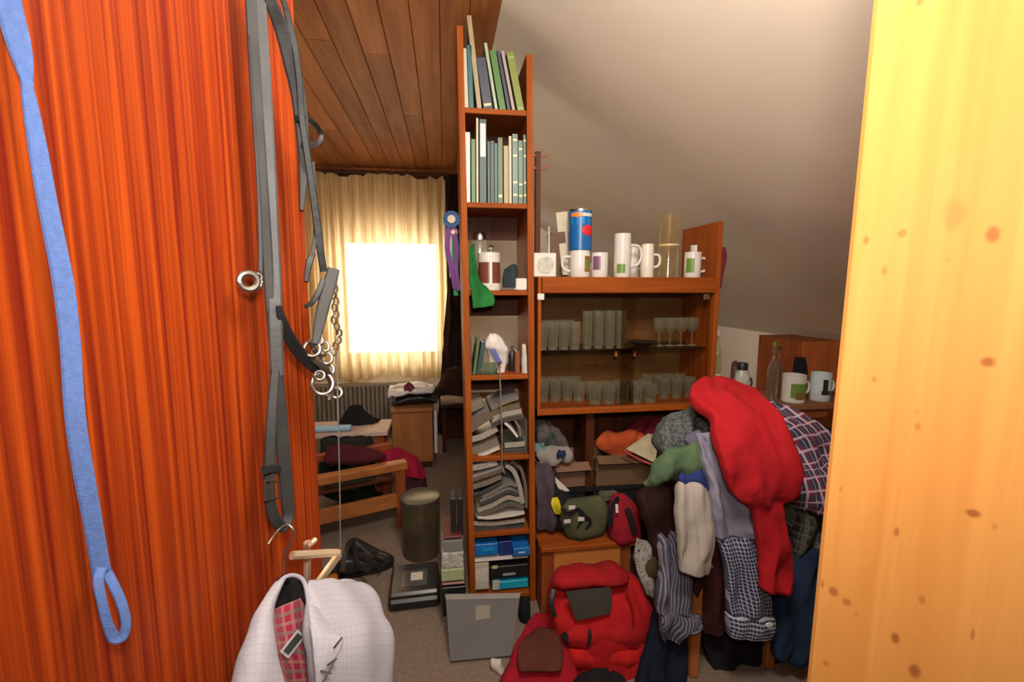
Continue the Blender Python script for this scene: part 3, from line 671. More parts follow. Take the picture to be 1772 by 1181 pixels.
a = P(1384, 640, 2.2); single(MB().loft([(P(1376, 618, 2.2), P(1392, 618, 2.2), .01), (P(1374, 640, 2.2), P(1396, 640, 2.2), .02), (Vector((P(1374, 640, 2.2).x, 2.2, zs+.012)), Vector((P(1396, 640, 2.2).x, 2.2, zs+.012)), .02)], n=14, rough=.003),
    'cloth_pouch', BLACKF, 'dark cloth pouch behind the white mug on the ledge', 'pouch', smooth='all')
a = P(1336, 708, 2.01); b = P(1380, 745, 2.01)
single(MB().box((a.x, 2.012, b.z), (b.x, 2.016, a.z+.01)), 'paper_sheet', PAPER, 'white paper sheet hanging below the ledge', 'paper')
single(MB().loft([(P(1395, 738, 2.1), P(1440, 742, 2.1), .03), (P(1390, 765, 2.1), P(1450, 770, 2.1), .06), (P(1390, 800, 2.1), P(1455, 800, 2.1), .06), (P(1390, 1000, 2.1), P(1455, 1000, 2.1), .05)], n=18), 'dark_coat', BLACKF, 'black coat hanging below the ledge beside the flannel shirt', 'coat', smooth='all')
#MORE
# ------------------------------------------------------------------ rosettes on the bookcase side
PURPLE = fabric('purple_ribbon', (.13, .05, .17), (.09, .035, .12)); PINKR = fabric('pink_ribbon', (.42, .26, .30)); GREENR = fabric('green_ribbon', (.03, .17, .07)); BLUER = fabric('blue_ribbon', (.05, .10, .22)); CREAMR = fabric('cream_ribbon', (.45, .38, .30))
def rosette(label, px, py, rpx, tails, colr, Y=1.93):
    c = P(px, py, Y); r = rpx*Y/F; t = thing('rosette', label, 'rosette', c, 'prize rosettes hanging at the bookcase side')
    m = MB(); n = 28; vs = [c+Vector((0, -.004, 0))]; fs = []
    for j, q in enumerate((.45, 1.0)):
        for k in range(n): vs.append(c+Vector((math.cos(2*PI*k/n)*r*q, -.003-(.006 if k % 2 else 0)*q, math.sin(2*PI*k/n)*r*q)))
    for k in range(n):
        fs.append((0, 1+k, 1+(k+1) % n)); fs.append((1+k, 1+n+k, 1+n+(k+1) % n, 1+(k+1) % n))
    vs2 = [v+Vector((0, .005, 0)) for v in vs]; fs2 = [tuple(i+len(vs) for i in f[::-1]) for f in fs]
    m.add(vs+vs2, fs+fs2+[(1+n+k, 1+n+(k+1) % n, 1+n+(k+1) % n+len(vs), 1+n+k+len(vs)) for k in range(n)]); pd_ = part(m, 'pleated_disc', colr, t)
    part(MB().lathe([(r*.48, -.003), (r*.48, .003)], c+Vector((0, -.009, 0)), 20, Matrix.Rotation(PI/2, 3, 'X')), 'badge', CREAMR, pd_)
    for pts, wpx, mt in tails:
        part(MB().tube([P(x, y, Y+.002*i) for i, (x, y) in enumerate(pts)], wpx*Y/F/2, flat=(1, .0012, Vector((.2, -1, 0)))), 'ribbon_tail', mt, t)
rosette('blue-purple prize rosette with long purple tails at the bookcase side', 781, 380, 14, [([(778, 390), (774, 430), (783, 470), (788, 500)], 9, PURPLE), ([(784, 390), (790, 430), (789, 470), (795, 503)], 8, PURPLE)], BLUER, 1.925)
rosette('small pink rosette with pale tails ending in green, under the blue one', 784, 402, 8, [([(783, 408), (780, 450), (782, 480)], 8, PINKR), ([(786, 408), (786, 455), (788, 485), (789, 512)], 8, GREENR)], PINKR, 1.935)
# dark folded sheet covering the dark gap right of the window
DARKBR = fabric('dark_brown_fabric', (.045, .022, .014), (.025, .012, .008))
single(MB().loft([(Vector((x0, 4.45, z)), Vector((x1, 4.45, z)), .04) for x0, x1, z in ((.025, .20, 2.46), (.02, .19, 1.9), (.02, .19, 1.4), (-.02, .19, .9), (-.06, .2, .5), (-.10, .22, .02))], n=50, fold=.03, freq=95, rough=.01),
       'dark_sheet', DARKBR, 'dark brown folded sheet hanging from the ceiling right of the window', 'curtain', smooth='all')

# ------------------------------------------------------------------ contents of the lower bookcase shelves
def blk(name, label, cat, x0, y0, x1, y1, Y, depth, mt, zb=None, group=None, bev=.002, smooth=False):
    a = P(x0, y1, Y); b = P(x1, y0, Y); z0 = a.z if zb is None else zb+.0006
    return single(MB().box((a.x, Y, z0), (b.x, Y+depth, b.z), bev=bev), name, mt, label, cat, group)
z3 = BZ[2]
a = P(831, 403, 2.08); r = .03; c = Vector((a.x, 2.12, z3+.0006)); hh = P(831, 402, 2.12).z-z3
t = thing('glass_jar', 'tall glass storage jar with a silver lid on the third shelf', 'jar', c)
part(MB().lathe([(r*.9, 0), (r, .01), (r, hh*.84), (r*.8, hh*.86), (r*.8-.003, hh*.86), (r-.003, hh*.82), (r-.003, .01), (.001, .008)], c, 22, caps=False), 'body', GLASS, t, True)
part(MB().lathe([(r*1.0, hh*.86), (r*1.0, hh*.95), (r*.7, hh)], c, 22), 'lid', CHROME, t, True)
BRS = plain('brown_stoneware', (.15, .045, .025), .3)
a = P(827, 436, 2.04); b = P(866, 436, 2.04); r = (b.x-a.x)/2; c = Vector(((a.x+b.x)/2, 2.04, z3+.0006)); hh = a.z-z3
t = thing('beer_mug', 'brown and white pottery mug with a knob lid on the third shelf', 'mug', c)
part(MB().lathe([(r*.97, 0), (r, .006), (r, hh*.18)], c, 24), 'foot', STONE, t, True)
part(MB().lathe([(r*.98, hh*.18), (r*.96, hh*.72)], c, 24), 'body', BRS, t, True)
rm_ = part(MB().lathe([(r, hh*.72), (r, hh*.96), (r*.6, hh)], c, 24), 'lid', STONE, t, True)
part(MB().lathe([(.012, hh), (.008, hh+.008), (.014, hh+.018), (.008, hh+.028)], c+Vector((.008, 0, 0)), 16), 'lid_knob', CHROME, rm_, True)
part(MB().box((c.x-.004, c.y-r-.003, z3+hh*.1), (c.x+.008, c.y-r+.006, z3+hh*.9), bev=.002), 'white_strip', WHITE, t)
a = P(893, 482, 1.985); b = P(912, 482, 1.985); blk('white_box', 'small white cube box at the front right of the third shelf', 'box', 893, 482, 912, 502, 1.965, .045, WHITE, z3, bev=.004)
single(MB().loft([(P(872, 468, 2.08), P(894, 460, 2.08), .02), (P(870, 482, 2.06), P(896, 476, 2.06), .03), (P(870, 498, 2.06), P(892, 498, 2.06), .03)], n=16, rough=.006), 'dark_pouch', fabric('dark_teal_cloth', (.03, .045, .05)), 'small crumpled dark pouch behind the white cube box', 'pouch', smooth='all')
GRC = fabric('green_cloth', (.02, .16, .035), (.012, .09, .02))
single(MB().loft([(P(815, 425, 2.05), P(822, 422, 2.05), .006), (P(812, 455, 2.03), P(824, 455, 2.03), .012), (P(812, 485, 1.98), P(830, 485, 1.98), .014), (P(815, 502, 1.938), P(846, 500, 1.938), .008), (P(817, 520, 1.932), P(856, 516, 1.932), .008), (P(818, 534, 1.934), P(854, 529, 1.934), .007)], n=24, fold=.005, freq=130, rough=.003),
       'green_cloth', GRC, 'bright green cloth hanging over the edge of the third shelf', 'cloth', smooth='all')
z4 = BZ[3]; GB4 = 'things on the fourth shelf of the bookcase'
for lb, bl, br, tl_, tr_, cv in [('grey book leaning at the left end of the fourth shelf', 812, 817, (811, 590), (816, 588), DGREY), ('olive book leaning on the fourth shelf', 818, 823, (826, 588), (831, 590), OLIVE),
                                ('black-green book leaning under the white crumpled bag', 824, 832, (833, 594), (841, 597), DTEAL)]:
    book('book', lb, GB4, (bl, 650), (br, 650), tl_, tr_, .17, cv, zb=z4)
WBAG = plain('white_plastic', (.66, .60, .57), .35, var=.12)
single(MB().loft([(P(848, 578, 2.03), P(864, 578, 2.03), .012), (P(842, 588, 2.02), P(870, 586, 2.02), .03), (P(838, 600, 2.02), P(878, 600, 2.02), .035), (P(846, 615, 2.03), P(878, 615, 2.03), .03), (P(850, 632, 2.03), P(876, 632, 2.03), .02), (P(850, 648, 2.03), P(874, 648, 2.03), .02)], n=22, fold=.004, freq=200, rough=.012),
       'plastic_bag', WBAG, 'crumpled white plastic bag on the fourth shelf', 'bag', smooth='all')
m = MB(); a = [P(848, 604, 1.985), P(856, 603, 1.985), P(870, 629, 1.975), P(862, 632, 1.975)]; 
m.add(a+[v+Vector((0, .004, 0)) for v in a], [(0, 1, 2, 3), (7, 6, 5, 4), (0, 4, 5, 1), (1, 5, 6, 2), (2, 6, 7, 3), (3, 7, 4, 0)]); single(m, 'blue_packet', plain('packet_blue', (.025, .04, .26), .4), 'slanting dark blue packet in front of the white plastic bag', 'packet')
single(MB().loft([(P(832, 632, 2.0), P(856, 630, 2.0), .02), (P(828, 641, 1.99), P(862, 640, 1.99), .03), (P(830, 649, 1.99), P(860, 649, 1.99), .025)], n=16, rough=.008), 'green_bundle', fabric('moss', (.07, .12, .06), (.12, .11, .08)), 'small crumpled moss green bundle at the front of the fourth shelf', 'cloth', smooth='all')
bottle('small black bottle with a shining cap on the fourth shelf', 886, 598, 2.05, z4, .017, BLACK, CHROME, .6)
book('book', 'orange-brown book upright right of the small black bottle', GB4, (892, 650), (899, 650), (892, 612), (899, 612), .14, bc('rust', (.30, .075, .02)), zb=z4)
single(MB().loft([(P(903, 596, 2.0), P(909, 596, 2.0), .015), (P(902, 620, 2.0), P(912, 620, 2.0), .02), (P(902, 649, 2.0), P(912, 649, 2.0), .02)], n=14, rough=.005), 'pale_packet', PAPER, 'narrow pale packet at the right end of the fourth shelf', 'packet', smooth='all')
# riding whip hanging down in front
WHIP = plain('whip_grey', (.16, .14, .13), .5)
t = thing('riding_whip', 'thin grey riding whip hanging down in front of the lower bookcase shelves', 'whip', P(866, 640, 1.93))
part(MB().tube([P(864, 630, 1.935), P(867, 700, 1.93), P(869, 770, 1.925), P(868, 806, 1.92)], [.004, .0022]), 'shaft', WHIP, t, True)
part(MB().tube([P(868, 806, 1.92), P(871, 812, 1.92), P(873, 820, 1.922)], .0035, flat=(1, .001, Vector((0, -1, 0)))), 'flapper', WHIP, t)
part(MB().lathe([(.004, 0), (.006, .004), (.006, .012), (.003, .015)], P(864, 632, 1.935), 12), 'knob', CHROME, t, True)
# magazines: bent slabs
PEI = [0]
def mag(label, pts, thpx, Y, dep, mt, group, name='magazine'):
    th = thpx*Y/F; C = catmull([P(x, y, Y) for x, y in pts], 5); n = len(C); vs = []; m = MB()
    for i, p in enumerate(C):
        tdir = (C[min(i+1, n-1)]-C[max(i-1, 0)]).normalized(); nn = Vector((-tdir.z, 0, tdir.x)); nn = nn if nn.z > 0 else -nn
        j = noise.noise(Vector((i*.4, thpx, Y)))*.0015
        for yy in (Y, Y+dep):
            vs += [p+nn*(th/2+j)+Vector((0, yy-Y, 0)), p-nn*(th/2-j)+Vector((0, yy-Y, 0))]
    for i in range(n-1):
        a_, b_ = i*4, i*4+4
        m.mat(0); m.add([], []);
        for f, mi in (((a_, b_, b_+2, a_+2), 0), ((a_+1, a_+3, b_+3, b_+1), 0), ((a_, a_+1, b_+1, b_), 1), ((a_+2, b_+2, b_+3, a_+3), 1)):
            m.f.append(list(f)); m.mi.append(mi)
    m.v = vs; m.f += [[0, 2, 3, 1], [4*(n-1), 4*(n-1)+1, 4*(n-1)+3, 4*(n-1)+2]]; m.mi += [1, 1]
    pe = [plain('page_edges_'+n_, c_, .9, var=.4, nscale=160) for n_, c_ in (('taupe', (.16, .13, .10)), ('dark', (.05, .045, .04)), ('light', (.30, .26, .22)), ('brown', (.12, .085, .06)))][PEI[0] % 4]; PEI[0] += 1
    single(m, name, [mt, pe] if mt is not PAPER else [PAPER, PAPER], label, 'magazine', group)
LIL = bc('lilac_grey', (.34, .30, .32), .35); TAU = bc('taupe', (.30, .25, .20)); MGR = bc('mid_grey', (.24, .23, .22)); BLG = bc('blue_grey', (.16, .22, .28), .3); SAGE = bc('sage', (.12, .16, .12)); MBK = bc('magazine_black', (.02, .02, .022), .3)
GM5 = 'magazines slanting on the fifth shelf'; GM6 = 'magazines heaped on the sixth shelf'
mag('thick taupe magazine lying lowest at the left of the fifth shelf', [(815, 784), (838, 777), (863, 766)], 16, 2.0, .2, TAU, GM5)
mag('white edged sheet under the taupe magazine on the fifth shelf', [(815, 793), (838, 788), (865, 776)], 3.5, 1.975, .2, PAPER, GM5)
mag('black slanting magazine in the middle of the fifth shelf', [(813, 762), (836, 755), (860, 742)], 11, 1.99, .2, MBK, GM5)
mag('thick lilac grey brochure slanting on top at the left of the fifth shelf', [(812, 742), (830, 728), (850, 716)], 19, 1.97, .2, LIL, GM5)
mag('cream and red brochure at the top left of the fifth shelf', [(811, 712), (824, 706), (837, 700)], 9, 1.99, .2, bc('cream_red', (.55, .42, .32)), GM5)
mag('sage magazine lying lowest at the right of the fifth shelf', [(872, 785), (890, 784), (907, 783)], 12, 1.99, .2, SAGE, GM5)
mag('dark green magazine second from the bottom at the right of the fifth shelf', [(873, 771), (890, 770), (908, 768)], 10, 2.0, .2, DTEAL, GM5)
mag('white curled leaflet drooping at the right of the fifth shelf', [(874, 733), (884, 742), (896, 757)], 4, 1.965, .15, PAPER, GM5)
mag('pinkish curled leaflet beside the white one on the fifth shelf', [(892, 729), (899, 742), (901, 756)], 4, 1.965, .15, bc('dusty_pink', (.40, .28, .26)), GM5)
for i, (lb, y0, y1, th, mt) in enumerate([('grey magazine, lowest of the upper right heap on the fifth shelf', 733, 722, 8, MGR), ('taupe magazine in the upper right heap on the fifth shelf', 723, 712, 9, TAU),
                                        ('yellow edged magazine in the upper right heap on the fifth shelf', 714, 703, 7, bc('mustard', (.30, .22, .06))), ('topmost grey magazine in the upper right heap on the fifth shelf', 704, 688, 8, LIL)]):
    mag(lb, [(850, y0+4), (875, (y0+y1)/2), (906-3*i, y1)], th, 1.975+.008*i, .2, mt, GM5)
mag('narrow cream magazine standing upright at the right wall of the fifth shelf', [(911, 786), (911.5, 755), (911, 728)], 3, 1.96, .2, CREAMC, GM5)
for lb, pts, th, mt, Y in [
    ('blue-grey glossy magazine topmost at the left of the sixth shelf', [(815, 811), (836, 807), (860, 801)], 11, BLG, 1.97),
    ('white magazine under the blue-grey one on the sixth shelf', [(815, 832), (843, 823), (872, 813)], 8, bc('pale_cover', (.50, .46, .44), .3), 1.965),
    ('taupe magazine under the white one on the sixth shelf', [(815, 845), (840, 838), (868, 825)], 8, TAU, 1.97),
    ('black magazine under the taupe one on the sixth shelf', [(818, 856), (838, 851), (866, 836)], 6, MBK, 1.98),
    ('bent grey magazine drooping at the right of the sixth shelf', [(876, 806), (890, 818), (900, 845), (904, 872)], 8, MGR, 1.985),
    ('bent sage magazine drooping right of the grey one on the sixth shelf', [(884, 800), (900, 810), (909, 840), (911, 880)], 6, SAGE, 2.0),
    ('sagging mid-grey magazine in the middle heap of the sixth shelf', [(834, 862), (856, 850), (880, 838), (894, 842)], 7, MGR, 1.99),
    ('sagging pale magazine in the middle heap of the sixth shelf', [(832, 873), (856, 862), (880, 851), (896, 857)], 7, LIL, 1.975),
    ('sagging tan magazine in the middle heap of the sixth shelf', [(826, 884), (850, 876), (878, 862), (900, 867)], 8, TAU, 1.98),
    ('sagging sage magazine low in the middle heap of the sixth shelf', [(822, 894), (850, 886), (882, 874), (906, 880)], 7, SAGE, 1.97),
    ('long cream sheet over the bottom magazines of the sixth shelf', [(826, 897), (850, 898), (884, 894), (908, 889)], 3, PAPER, 1.96),
    ('thick dark grey magazine lying lowest on the sixth shelf', [(820, 917), (850, 916), (880, 916), (908, 914)], 8, DGREY, 1.975),
    ('brown magazine second from the bottom on the sixth shelf', [(820, 906), (850, 907), (880, 904), (908, 901)], 8, bc('mag_brown', (.12, .07, .05)), 1.985)]:
    mag(lb, pts, th, Y, .19, mt, GM6)
# bottom compartment: boxes
z7 = BZ[6]; GB7 = 'boxes in the bottom compartment of the bookcase'
BXB = plain('box_blue', (.01, .13, .42), .35); BXN = plain('box_navy', (.012, .03, .14), .4); BXC = plain('box_cyan', (.01, .30, .46), .4); BXW = plain('box_cream', (.46, .42, .35), .6, var=.15); BXG = plain('box_grey', (.10, .10, .10), .6)
def pbox(label, x0, y0, x1, y1, Y, dep, mt, patches=(), name='cardboard_box'):
    a = P(x0, y1, Y); b = P(x1, y0, Y); t = thing(name, label, 'box', ((a.x+b.x)/2, Y, a.z), GB7)
    part(MB().box((a.x, Y, a.z), (b.x, Y+dep, b.z), bev=.0015), 'carton', mt, t)
    for px0, py0, px1, py1, pm in patches:
        q = P(px0, py1, Y); s_ = P(px1, py0, Y); part(MB().box((q.x, Y-.0015, q.z), (s_.x, Y+.001, s_.z)), 'printed_label', pm, t)
pbox('plain grey box filling the hidden bottom of the compartment', 822, 1022.5, 914, 1046, 2.0, .2, BXG)
pbox('cyan box with white end panel, low in the bottom compartment', 852, 1003.5, 914, 1022, 1.97, .2, BXC, [(852.5, 1004, 864, 1021.5, BXW)])
pbox('black box with a small yellow mark above the cyan box', 848, 977, 914, 1003, 1.97, .2, BLACK, [(852, 979, 861, 985, GOLD), (870, 991, 892, 997, plain('label_grey', (.30, .28, .27), .5))])
pbox('cream upright box left of the black and cyan boxes', 821, 974.5, 846, 1022, 1.965, .2, BXW, [(823, 985, 842, 1008, plain('label_sand', (.55, .50, .42), .5))])
pbox('flat white box lying on the black and cream boxes', 821, 964, 914, 974, 1.963, .2, PAPER)
pbox('bright blue package at the left, on the flat white box', 822, 941, 862, 963.6, 1.97, .18, BXB, [(833, 947, 856, 955, CYAN)])
pbox('narrow navy package in the middle, on the flat white box', 863, 937, 886, 963.6, 1.985, .18, BXN)
pbox('bright blue package with a white oval at the right, on the flat white box', 888, 948, 917, 963.6, 1.94, .18, BXB, [(897, 955, 909, 958, PAPER)])

# ------------------------------------------------------------------ left of the bookcase foot
GS = 'stack beside the bookcase foot'
def stk(label, x0, y0, x1, y1, Y, dep, mt, name='paper_stack'):
    a = P(x0, y1, Y); b = P(x1, y0, Y); single(MB().box((a.x, Y, max(a.z, .0005)), (b.x, Y+dep, b.z), bev=.002), name, mt, label, 'box' if name == 'carton' else 'stack', GS)
stk('black carton with silver edge at the bottom of the stack beside the bookcase', 766, 1015, 806, 1068, 1.83, .2, BLACK, 'carton')
stk('pink edged papers on the black carton', 765, 1008, 804, 1014.6, 1.83, .2, bc('pink_edge', (.42, .20, .18)))
stk('pale green printed box in the middle of the stack beside the bookcase', 764, 985, 803, 1007.6, 1.83, .2, plain('pale_green_box', (.32, .36, .20), .6, var=.2, nscale=60), 'carton')
stk('white and grey printed papers above the pale green box', 765, 957, 802, 984.6, 1.84, .2, plain('print_mix', (.36, .35, .33), .7, var=.5, nscale=50))
stk('grey cardboard folder pile near the top of the stack', 767, 935, 801, 956.6, 1.85, .2, MGR)
stk('dark red book lying on top of the stack', 768, 928, 799, 934.6, 1.85, .18, bc('dark_red', (.16, .02, .02)), 'closed_book')
for x0, x1, lb in ((780, 789, 'left of two slim black boxes standing on the stack'), (793, 801, 'right of two slim black boxes standing on the stack')):
    a = P(x0, 927.6, 1.88); b = P(x1, 863, 1.88); single(MB().box((a.x, 1.88, a.z), (b.x, 1.96, b.z), bev=.003), 'black_case', BLACK, lb, 'box', 'slim black boxes on the stack')
# grey folding case leaning against the stack and the bookcase
GREYB = plain('grey_card', (.072, .064, .064), .6, var=.06, nscale=6)
t = thing('grey_case', 'big flat grey case with a beige label leaning before the bookcase foot', 'case', (.16, 1.66, 0))
q4 = [PZ(779, 1150, .002), PZ(886, 1140, .002), P(900, 1028, 1.80), P(771, 1030, 1.80)]
nf = (q4[1]-q4[0]).cross(q4[3]-q4[0]).normalized(); nf = nf if nf.y < 0 else -nf
def slab(vs, th, nm, mt, o=0.0):
    v0 = [v+nf*o for v in vs]; v1 = [v-nf*(th-o) for v in vs]
    return part(MB().add(v0+v1, [(0, 1, 2, 3), (7, 6, 5, 4), (0, 4, 5, 1), (1, 5, 6, 2), (2, 6, 7, 3), (3, 7, 4, 0)]), nm, mt, t)
v0 = [q+Vector((0, 0, .012)) if k < 2 else q for k, q in enumerate(q4)]
slab(v0, .028, 'panel', GREYB)
e0, e1 = q4[3].lerp(q4[0], .08), q4[2].lerp(q4[1], .08)
slab([e0, e1, q4[2]+Vector((.002, 0, .003)), q4[3]+Vector((-.002, 0, .003))], .006, 'top_edge', plain('grey_edge', (.20, .18, .165), .6), .0035)
def onp(a, b): return q4[3].lerp(q4[2], a).lerp(q4[0].lerp(q4[1], a), b)
slab([onp(.40, .40), onp(.60, .38), onp(.60, .17), onp(.40, .18)], .002, 'paper_label', plain('beige_label', (.22, .19, .15), .7), .0012)
single(MB().loft([(P(850, 1142, 1.60), P(866, 1140, 1.60), .01), (P(848, 1152, 1.59), P(872, 1150, 1.59), .02), (P(852, 1165, 1.58), P(876, 1163, 1.58), .012)], n=16, rough=.012), 'crumpled_tissue', PAPER, 'crumpled white tissue on the floor by the grey box', 'tissue', smooth='all')
single(MB().loft([(P(898, 1035, 1.86), P(916, 1035, 1.86), .03), (P(898, 1060, 1.84), P(918, 1060, 1.84), .04), (P(900, 1085, 1.83), P(920, 1085, 1.83), .03)], n=16, rough=.01), 'dark_bag', BLACKF, 'small black bag squeezed between grey box and low cabinet', 'bag', smooth='all')

# ------------------------------------------------------------------ floor at the left: bin, case, shoes
q = PZ(728, 976, 0); r = 36*q.y/F; DRUM = plain('olive_metal', (.11, .085, .05), .4, .5, var=.35, nscale=9)
zt_ = P(728, 873, q.y).z; c = Vector((q.x, q.y+r, 0))
t = thing('metal_bin', 'dull olive-brown round metal bin with lid on the carpet', 'bin', c)
part(MB().lathe([(r*.93, .001), (r*.95, .01), (r, zt_*.95)], c, 36), 'body', DRUM, t, True)
part(MB().lathe([(r*1.03, zt_*.93), (r*1.03, zt_*.99), (r*.99, zt_), (r*.9, zt_-.006), (.001, zt_-.004)], c, 36), 'lid', plain('lid_metal', (.10, .085, .065), .35, .5, var=.2), t, True)
a = PZ(672, 1063, 0); b = PZ(762, 1052, 0); bk_ = PZ(745, 985, 0)
ang = math.atan2(b.y-a.y, b.x-a.x); M = Matrix.Translation((a.x, a.y, 0)) @ Matrix.Rotation(ang, 4, 'Z'); L_ = (b-a).length
t = thing('black_case', 'flat black plastic case with a pale sticker lying on the carpet', 'case', a)
part(MB().box((0, 0, .001), (L_, .24, .055), M, .012), 'base', BLACK, t)
part(MB().box((.004, .004, .056), (L_-.004, .236, .085), M, .01), 'lid', plain('case_lid', (.03, .028, .027), .3), t)
part(MB().box((L_*.25, .05, .0852), (L_*.75, .17, .0865), M), 'window_panel', plain('case_panel', (.08, .078, .075), .15), t)
part(MB().box((L_*.42, .09, .0867), (L_*.66, .15, .088), M), 'sticker', PAPER, t)
# black straps and shoes
def shoe(label, cx, cy, rz, mt, group):
    c = PZ(cx, cy, 0); M = Matrix.Translation(c) @ Matrix.Rotation(rz, 4, 'Z'); t = thing('shoe', label, 'shoe', c, group)
    rows = [(Vector((-.125, -.028, .05)), Vector((-.125, .028, .05)), .035), (Vector((-.10, -.036, .06)), Vector((-.10, .036, .06)), .05), (Vector((-.04, -.038, .05)), Vector((-.04, .038, .05)), .045), (Vector((.04, -.045, .035)), Vector((.04, .045, .035)), .03), (Vector((.11, -.042, .03)), Vector((.11, .042, .03)), .022), (Vector((.14, -.02, .025)), Vector((.14, .02, .025)), .012)]
    part(MB().loft([(M@l, M@r_, t_) for l, r_, t_ in rows], n=20, fold=0, rough=.002), 'upper', mt, t, 'all')
    m = MB(); out_ = [(-.13, .03), (-.06, .036), (.05, .046), (.12, .038), (.148, 0), (.12, -.04), (.05, -.046), (-.06, -.036), (-.13, -.03)]
    vs = [M@Vector((x, y, z)) for z in (.001, .016) for x, y in out_]; n = len(out_)
    m.add(vs, [tuple(range(n))[::-1], tuple(range(n, 2*n))]+[(i, (i+1) % n, n+(i+1) % n, n+i) for i in range(n)]); part(m, 'sole', BLACK, t)
    part(MB().tube([M@Vector((-.06, -.03, .075)), M@Vector((-.03, 0, .088)), M@Vector((.0, .03, .07))], .003), 'laces', plain('lace_grey', (.12, .11, .11), .8), t)
LEA = plain('black_leather', (.018, .016, .017), .3)
shoe('black leather shoe pointing right on the carpet below the bench', 628, 990, .3, LEA, 'black shoes below the bench')
shoe('black leather shoe lying closer to the door handle', 596, 985, 1.3, LEA, 'black shoes below the bench')
shoe('black leather shoe behind the other two by the bin', 640, 972, -.5, LEA, 'black shoes below the bench')
t = thing('boot_jack_strap', 'tangled black leather straps lying over the shoes', 'strap', PZ(620, 985, 0))
part(MB().tube([PZ(592, 990, .09), PZ(600, 950, .15), PZ(612, 940, .13), PZ(618, 975, .10), PZ(640, 990, .10)], .012, flat=(1, .002, Vector((0, -1, .4)))), 'strap', LEA, t)
part(MB().tube([PZ(620, 960, .12), PZ(645, 965, .12), PZ(662, 975, .06), PZ(655, 990, .05)], .01, flat=(1, .002, Vector((0, -1, .6)))), 'strap', LEA, t)
single(MB().loft([(PZ(566, 998, .05), PZ(582, 992, .05), .01), (PZ(566, 1008, .04), PZ(586, 1002, .04), .02), (PZ(568, 1016, .02), PZ(588, 1012, .02), .015)], n=14, rough=.003), 'orange_ball', fabric('orange_cloth', (.42, .12, .02)), 'small orange cloth item on the floor behind the door handle', 'cloth', smooth='all')

# ------------------------------------------------------------------ wooden bench, table, cabinet at the far left
zr = P(690, 800, 2.72).z; BW = wood('bench_wood', (.40, .155, .045), (.28, .09, .028), (3, 20, 20), .4)
t = thing('wooden_bench', 'low reddish wooden bench frame left of the metal bin', 'bench', PZ(640, 900, 0))
A_ = PZ(545, 826, zr); B_ = PZ(703, 797, zr); dv = (B_-A_).normalized(); bk2 = Vector((-dv.y, dv.x, 0)); A_ = B_-dv*1.3
def rail(p, q_, w_, h_, nm, mt):
    d = (q_-p); L_ = d.length; M = Matrix.Translation(p) @ d.to_track_quat('X', 'Z').to_matrix().to_4x4(); part(MB().box((0, -w_/2, -h_), (L_, w_/2, 0), M, .004), nm, mt, t)
rail(A_, B_, .07, .045, 'arm_rail', BW)
zl = P(665, 855, 2.72).z; Al, Bl = A_.copy(), B_-dv*.06; Al.z = Bl.z = zl; rail(Al, Bl, .03, .085, 'lower_rail', BW)
zm_ = P(665, 832, 2.72).z; Al, Bl = A_.copy()+bk2*.18, B_-dv*.06+bk2*.18; Al.z = Bl.z = zm_; rail(Al, Bl, .28, .02, 'seat_board', DARKW)
for p_ in (B_-dv*.035, A_+dv*.04, B_-dv*.035+bk2*.36, A_+dv*.04+bk2*.36):
    p_ = p_.copy(); part(MB().box((p_.x-.028, p_.y-.028, .001), (p_.x+.028, p_.y+.028, zr-.046), bev=.004), 'leg', REDW, t)
Al, Bl = A_+bk2*.36, B_+bk2*.36; rail(Al, Bl, .05, .045, 'back_rail', REDW)
RED2 = fabric('crimson_blanket', (.30, .010, .035), (.20, .008, .025)); DPUR = fabric('dark_plum', (.045, .012, .022))
single(MB().loft([(P(640, 790, 2.95), P(690, 774, 3.0), .03), (P(655, 800, 2.9), P(715, 790, 3.0), .04), (P(690, 812, 2.85), P(730, 808, 2.95), .04), (P(696, 828, 2.84), P(737, 828, 2.94), .04)], n=26, fold=.01, rough=.01), 'red_blanket', RED2, 'crimson blanket draped over the end of the bench', 'blanket', smooth='all')
single(MB().loft([(P(696, 828, 2.86), P(736, 828, 2.96), .04), (P(698, 850, 2.84), P(742, 852, 2.94), .05), (P(698, 885, 2.84), P(746, 882, 2.94), .05), (P(698, 905, 2.84), P(748, 902, 2.94), .04)], n=24, fold=.01, rough=.01), 'plum_cloth', DPUR, 'dark plum cloth hanging below the crimson blanket', 'cloth', smooth='all')
single(MB().loft([(P(566, 778, 2.8), P(600, 772, 2.85), .03), (P(560, 795, 2.75), P(660, 785, 2.8), .05), (P(560, 803, 2.7), P(670, 792, 2.75), .03)], n=26, fold=.01, rough=.012), 'burgundy_cloth', fabric('burgundy', (.075, .012, .018)), 'dark burgundy cloth lying on the bench behind its arm rail', 'cloth', smooth='all')
single(MB().loft([(P(560, 826, 2.72), P(640, 812, 2.8), .04), (P(565, 838, 2.7), P(650, 828, 2.8), .06), (P(570, 846, 2.7), P(640, 840, 2.8), .03)], n=22, fold=.01, rough=.012), 'sage_cloth', fabric('grey_green', (.07, .075, .05)), 'grey-green cloth bundle under the bench arm rail', 'cloth', smooth='all')
zt_ = P(640, 745, 3.2).z
t = thing('side_table', 'small table with a white edged top before the radiator', 'table', P(620, 760, 3.2).xy.to_3d())
a = P(672, 745, 3.2); x0 = a.x-.95
part(MB().box((x0, 3.15, zt_-.03), (a.x, 3.46, zt_), bev=.004), 'table_top', plain('pale_edge', (.50, .36, .30), .6), t)
for lx in (x0+.03, a.x-.09):
    for ly in (3.17, 3.39): part(MB().box((lx, ly, .001), (lx+.06, ly+.05, zt_-.031), bev=.003), 'leg', REDW, t)
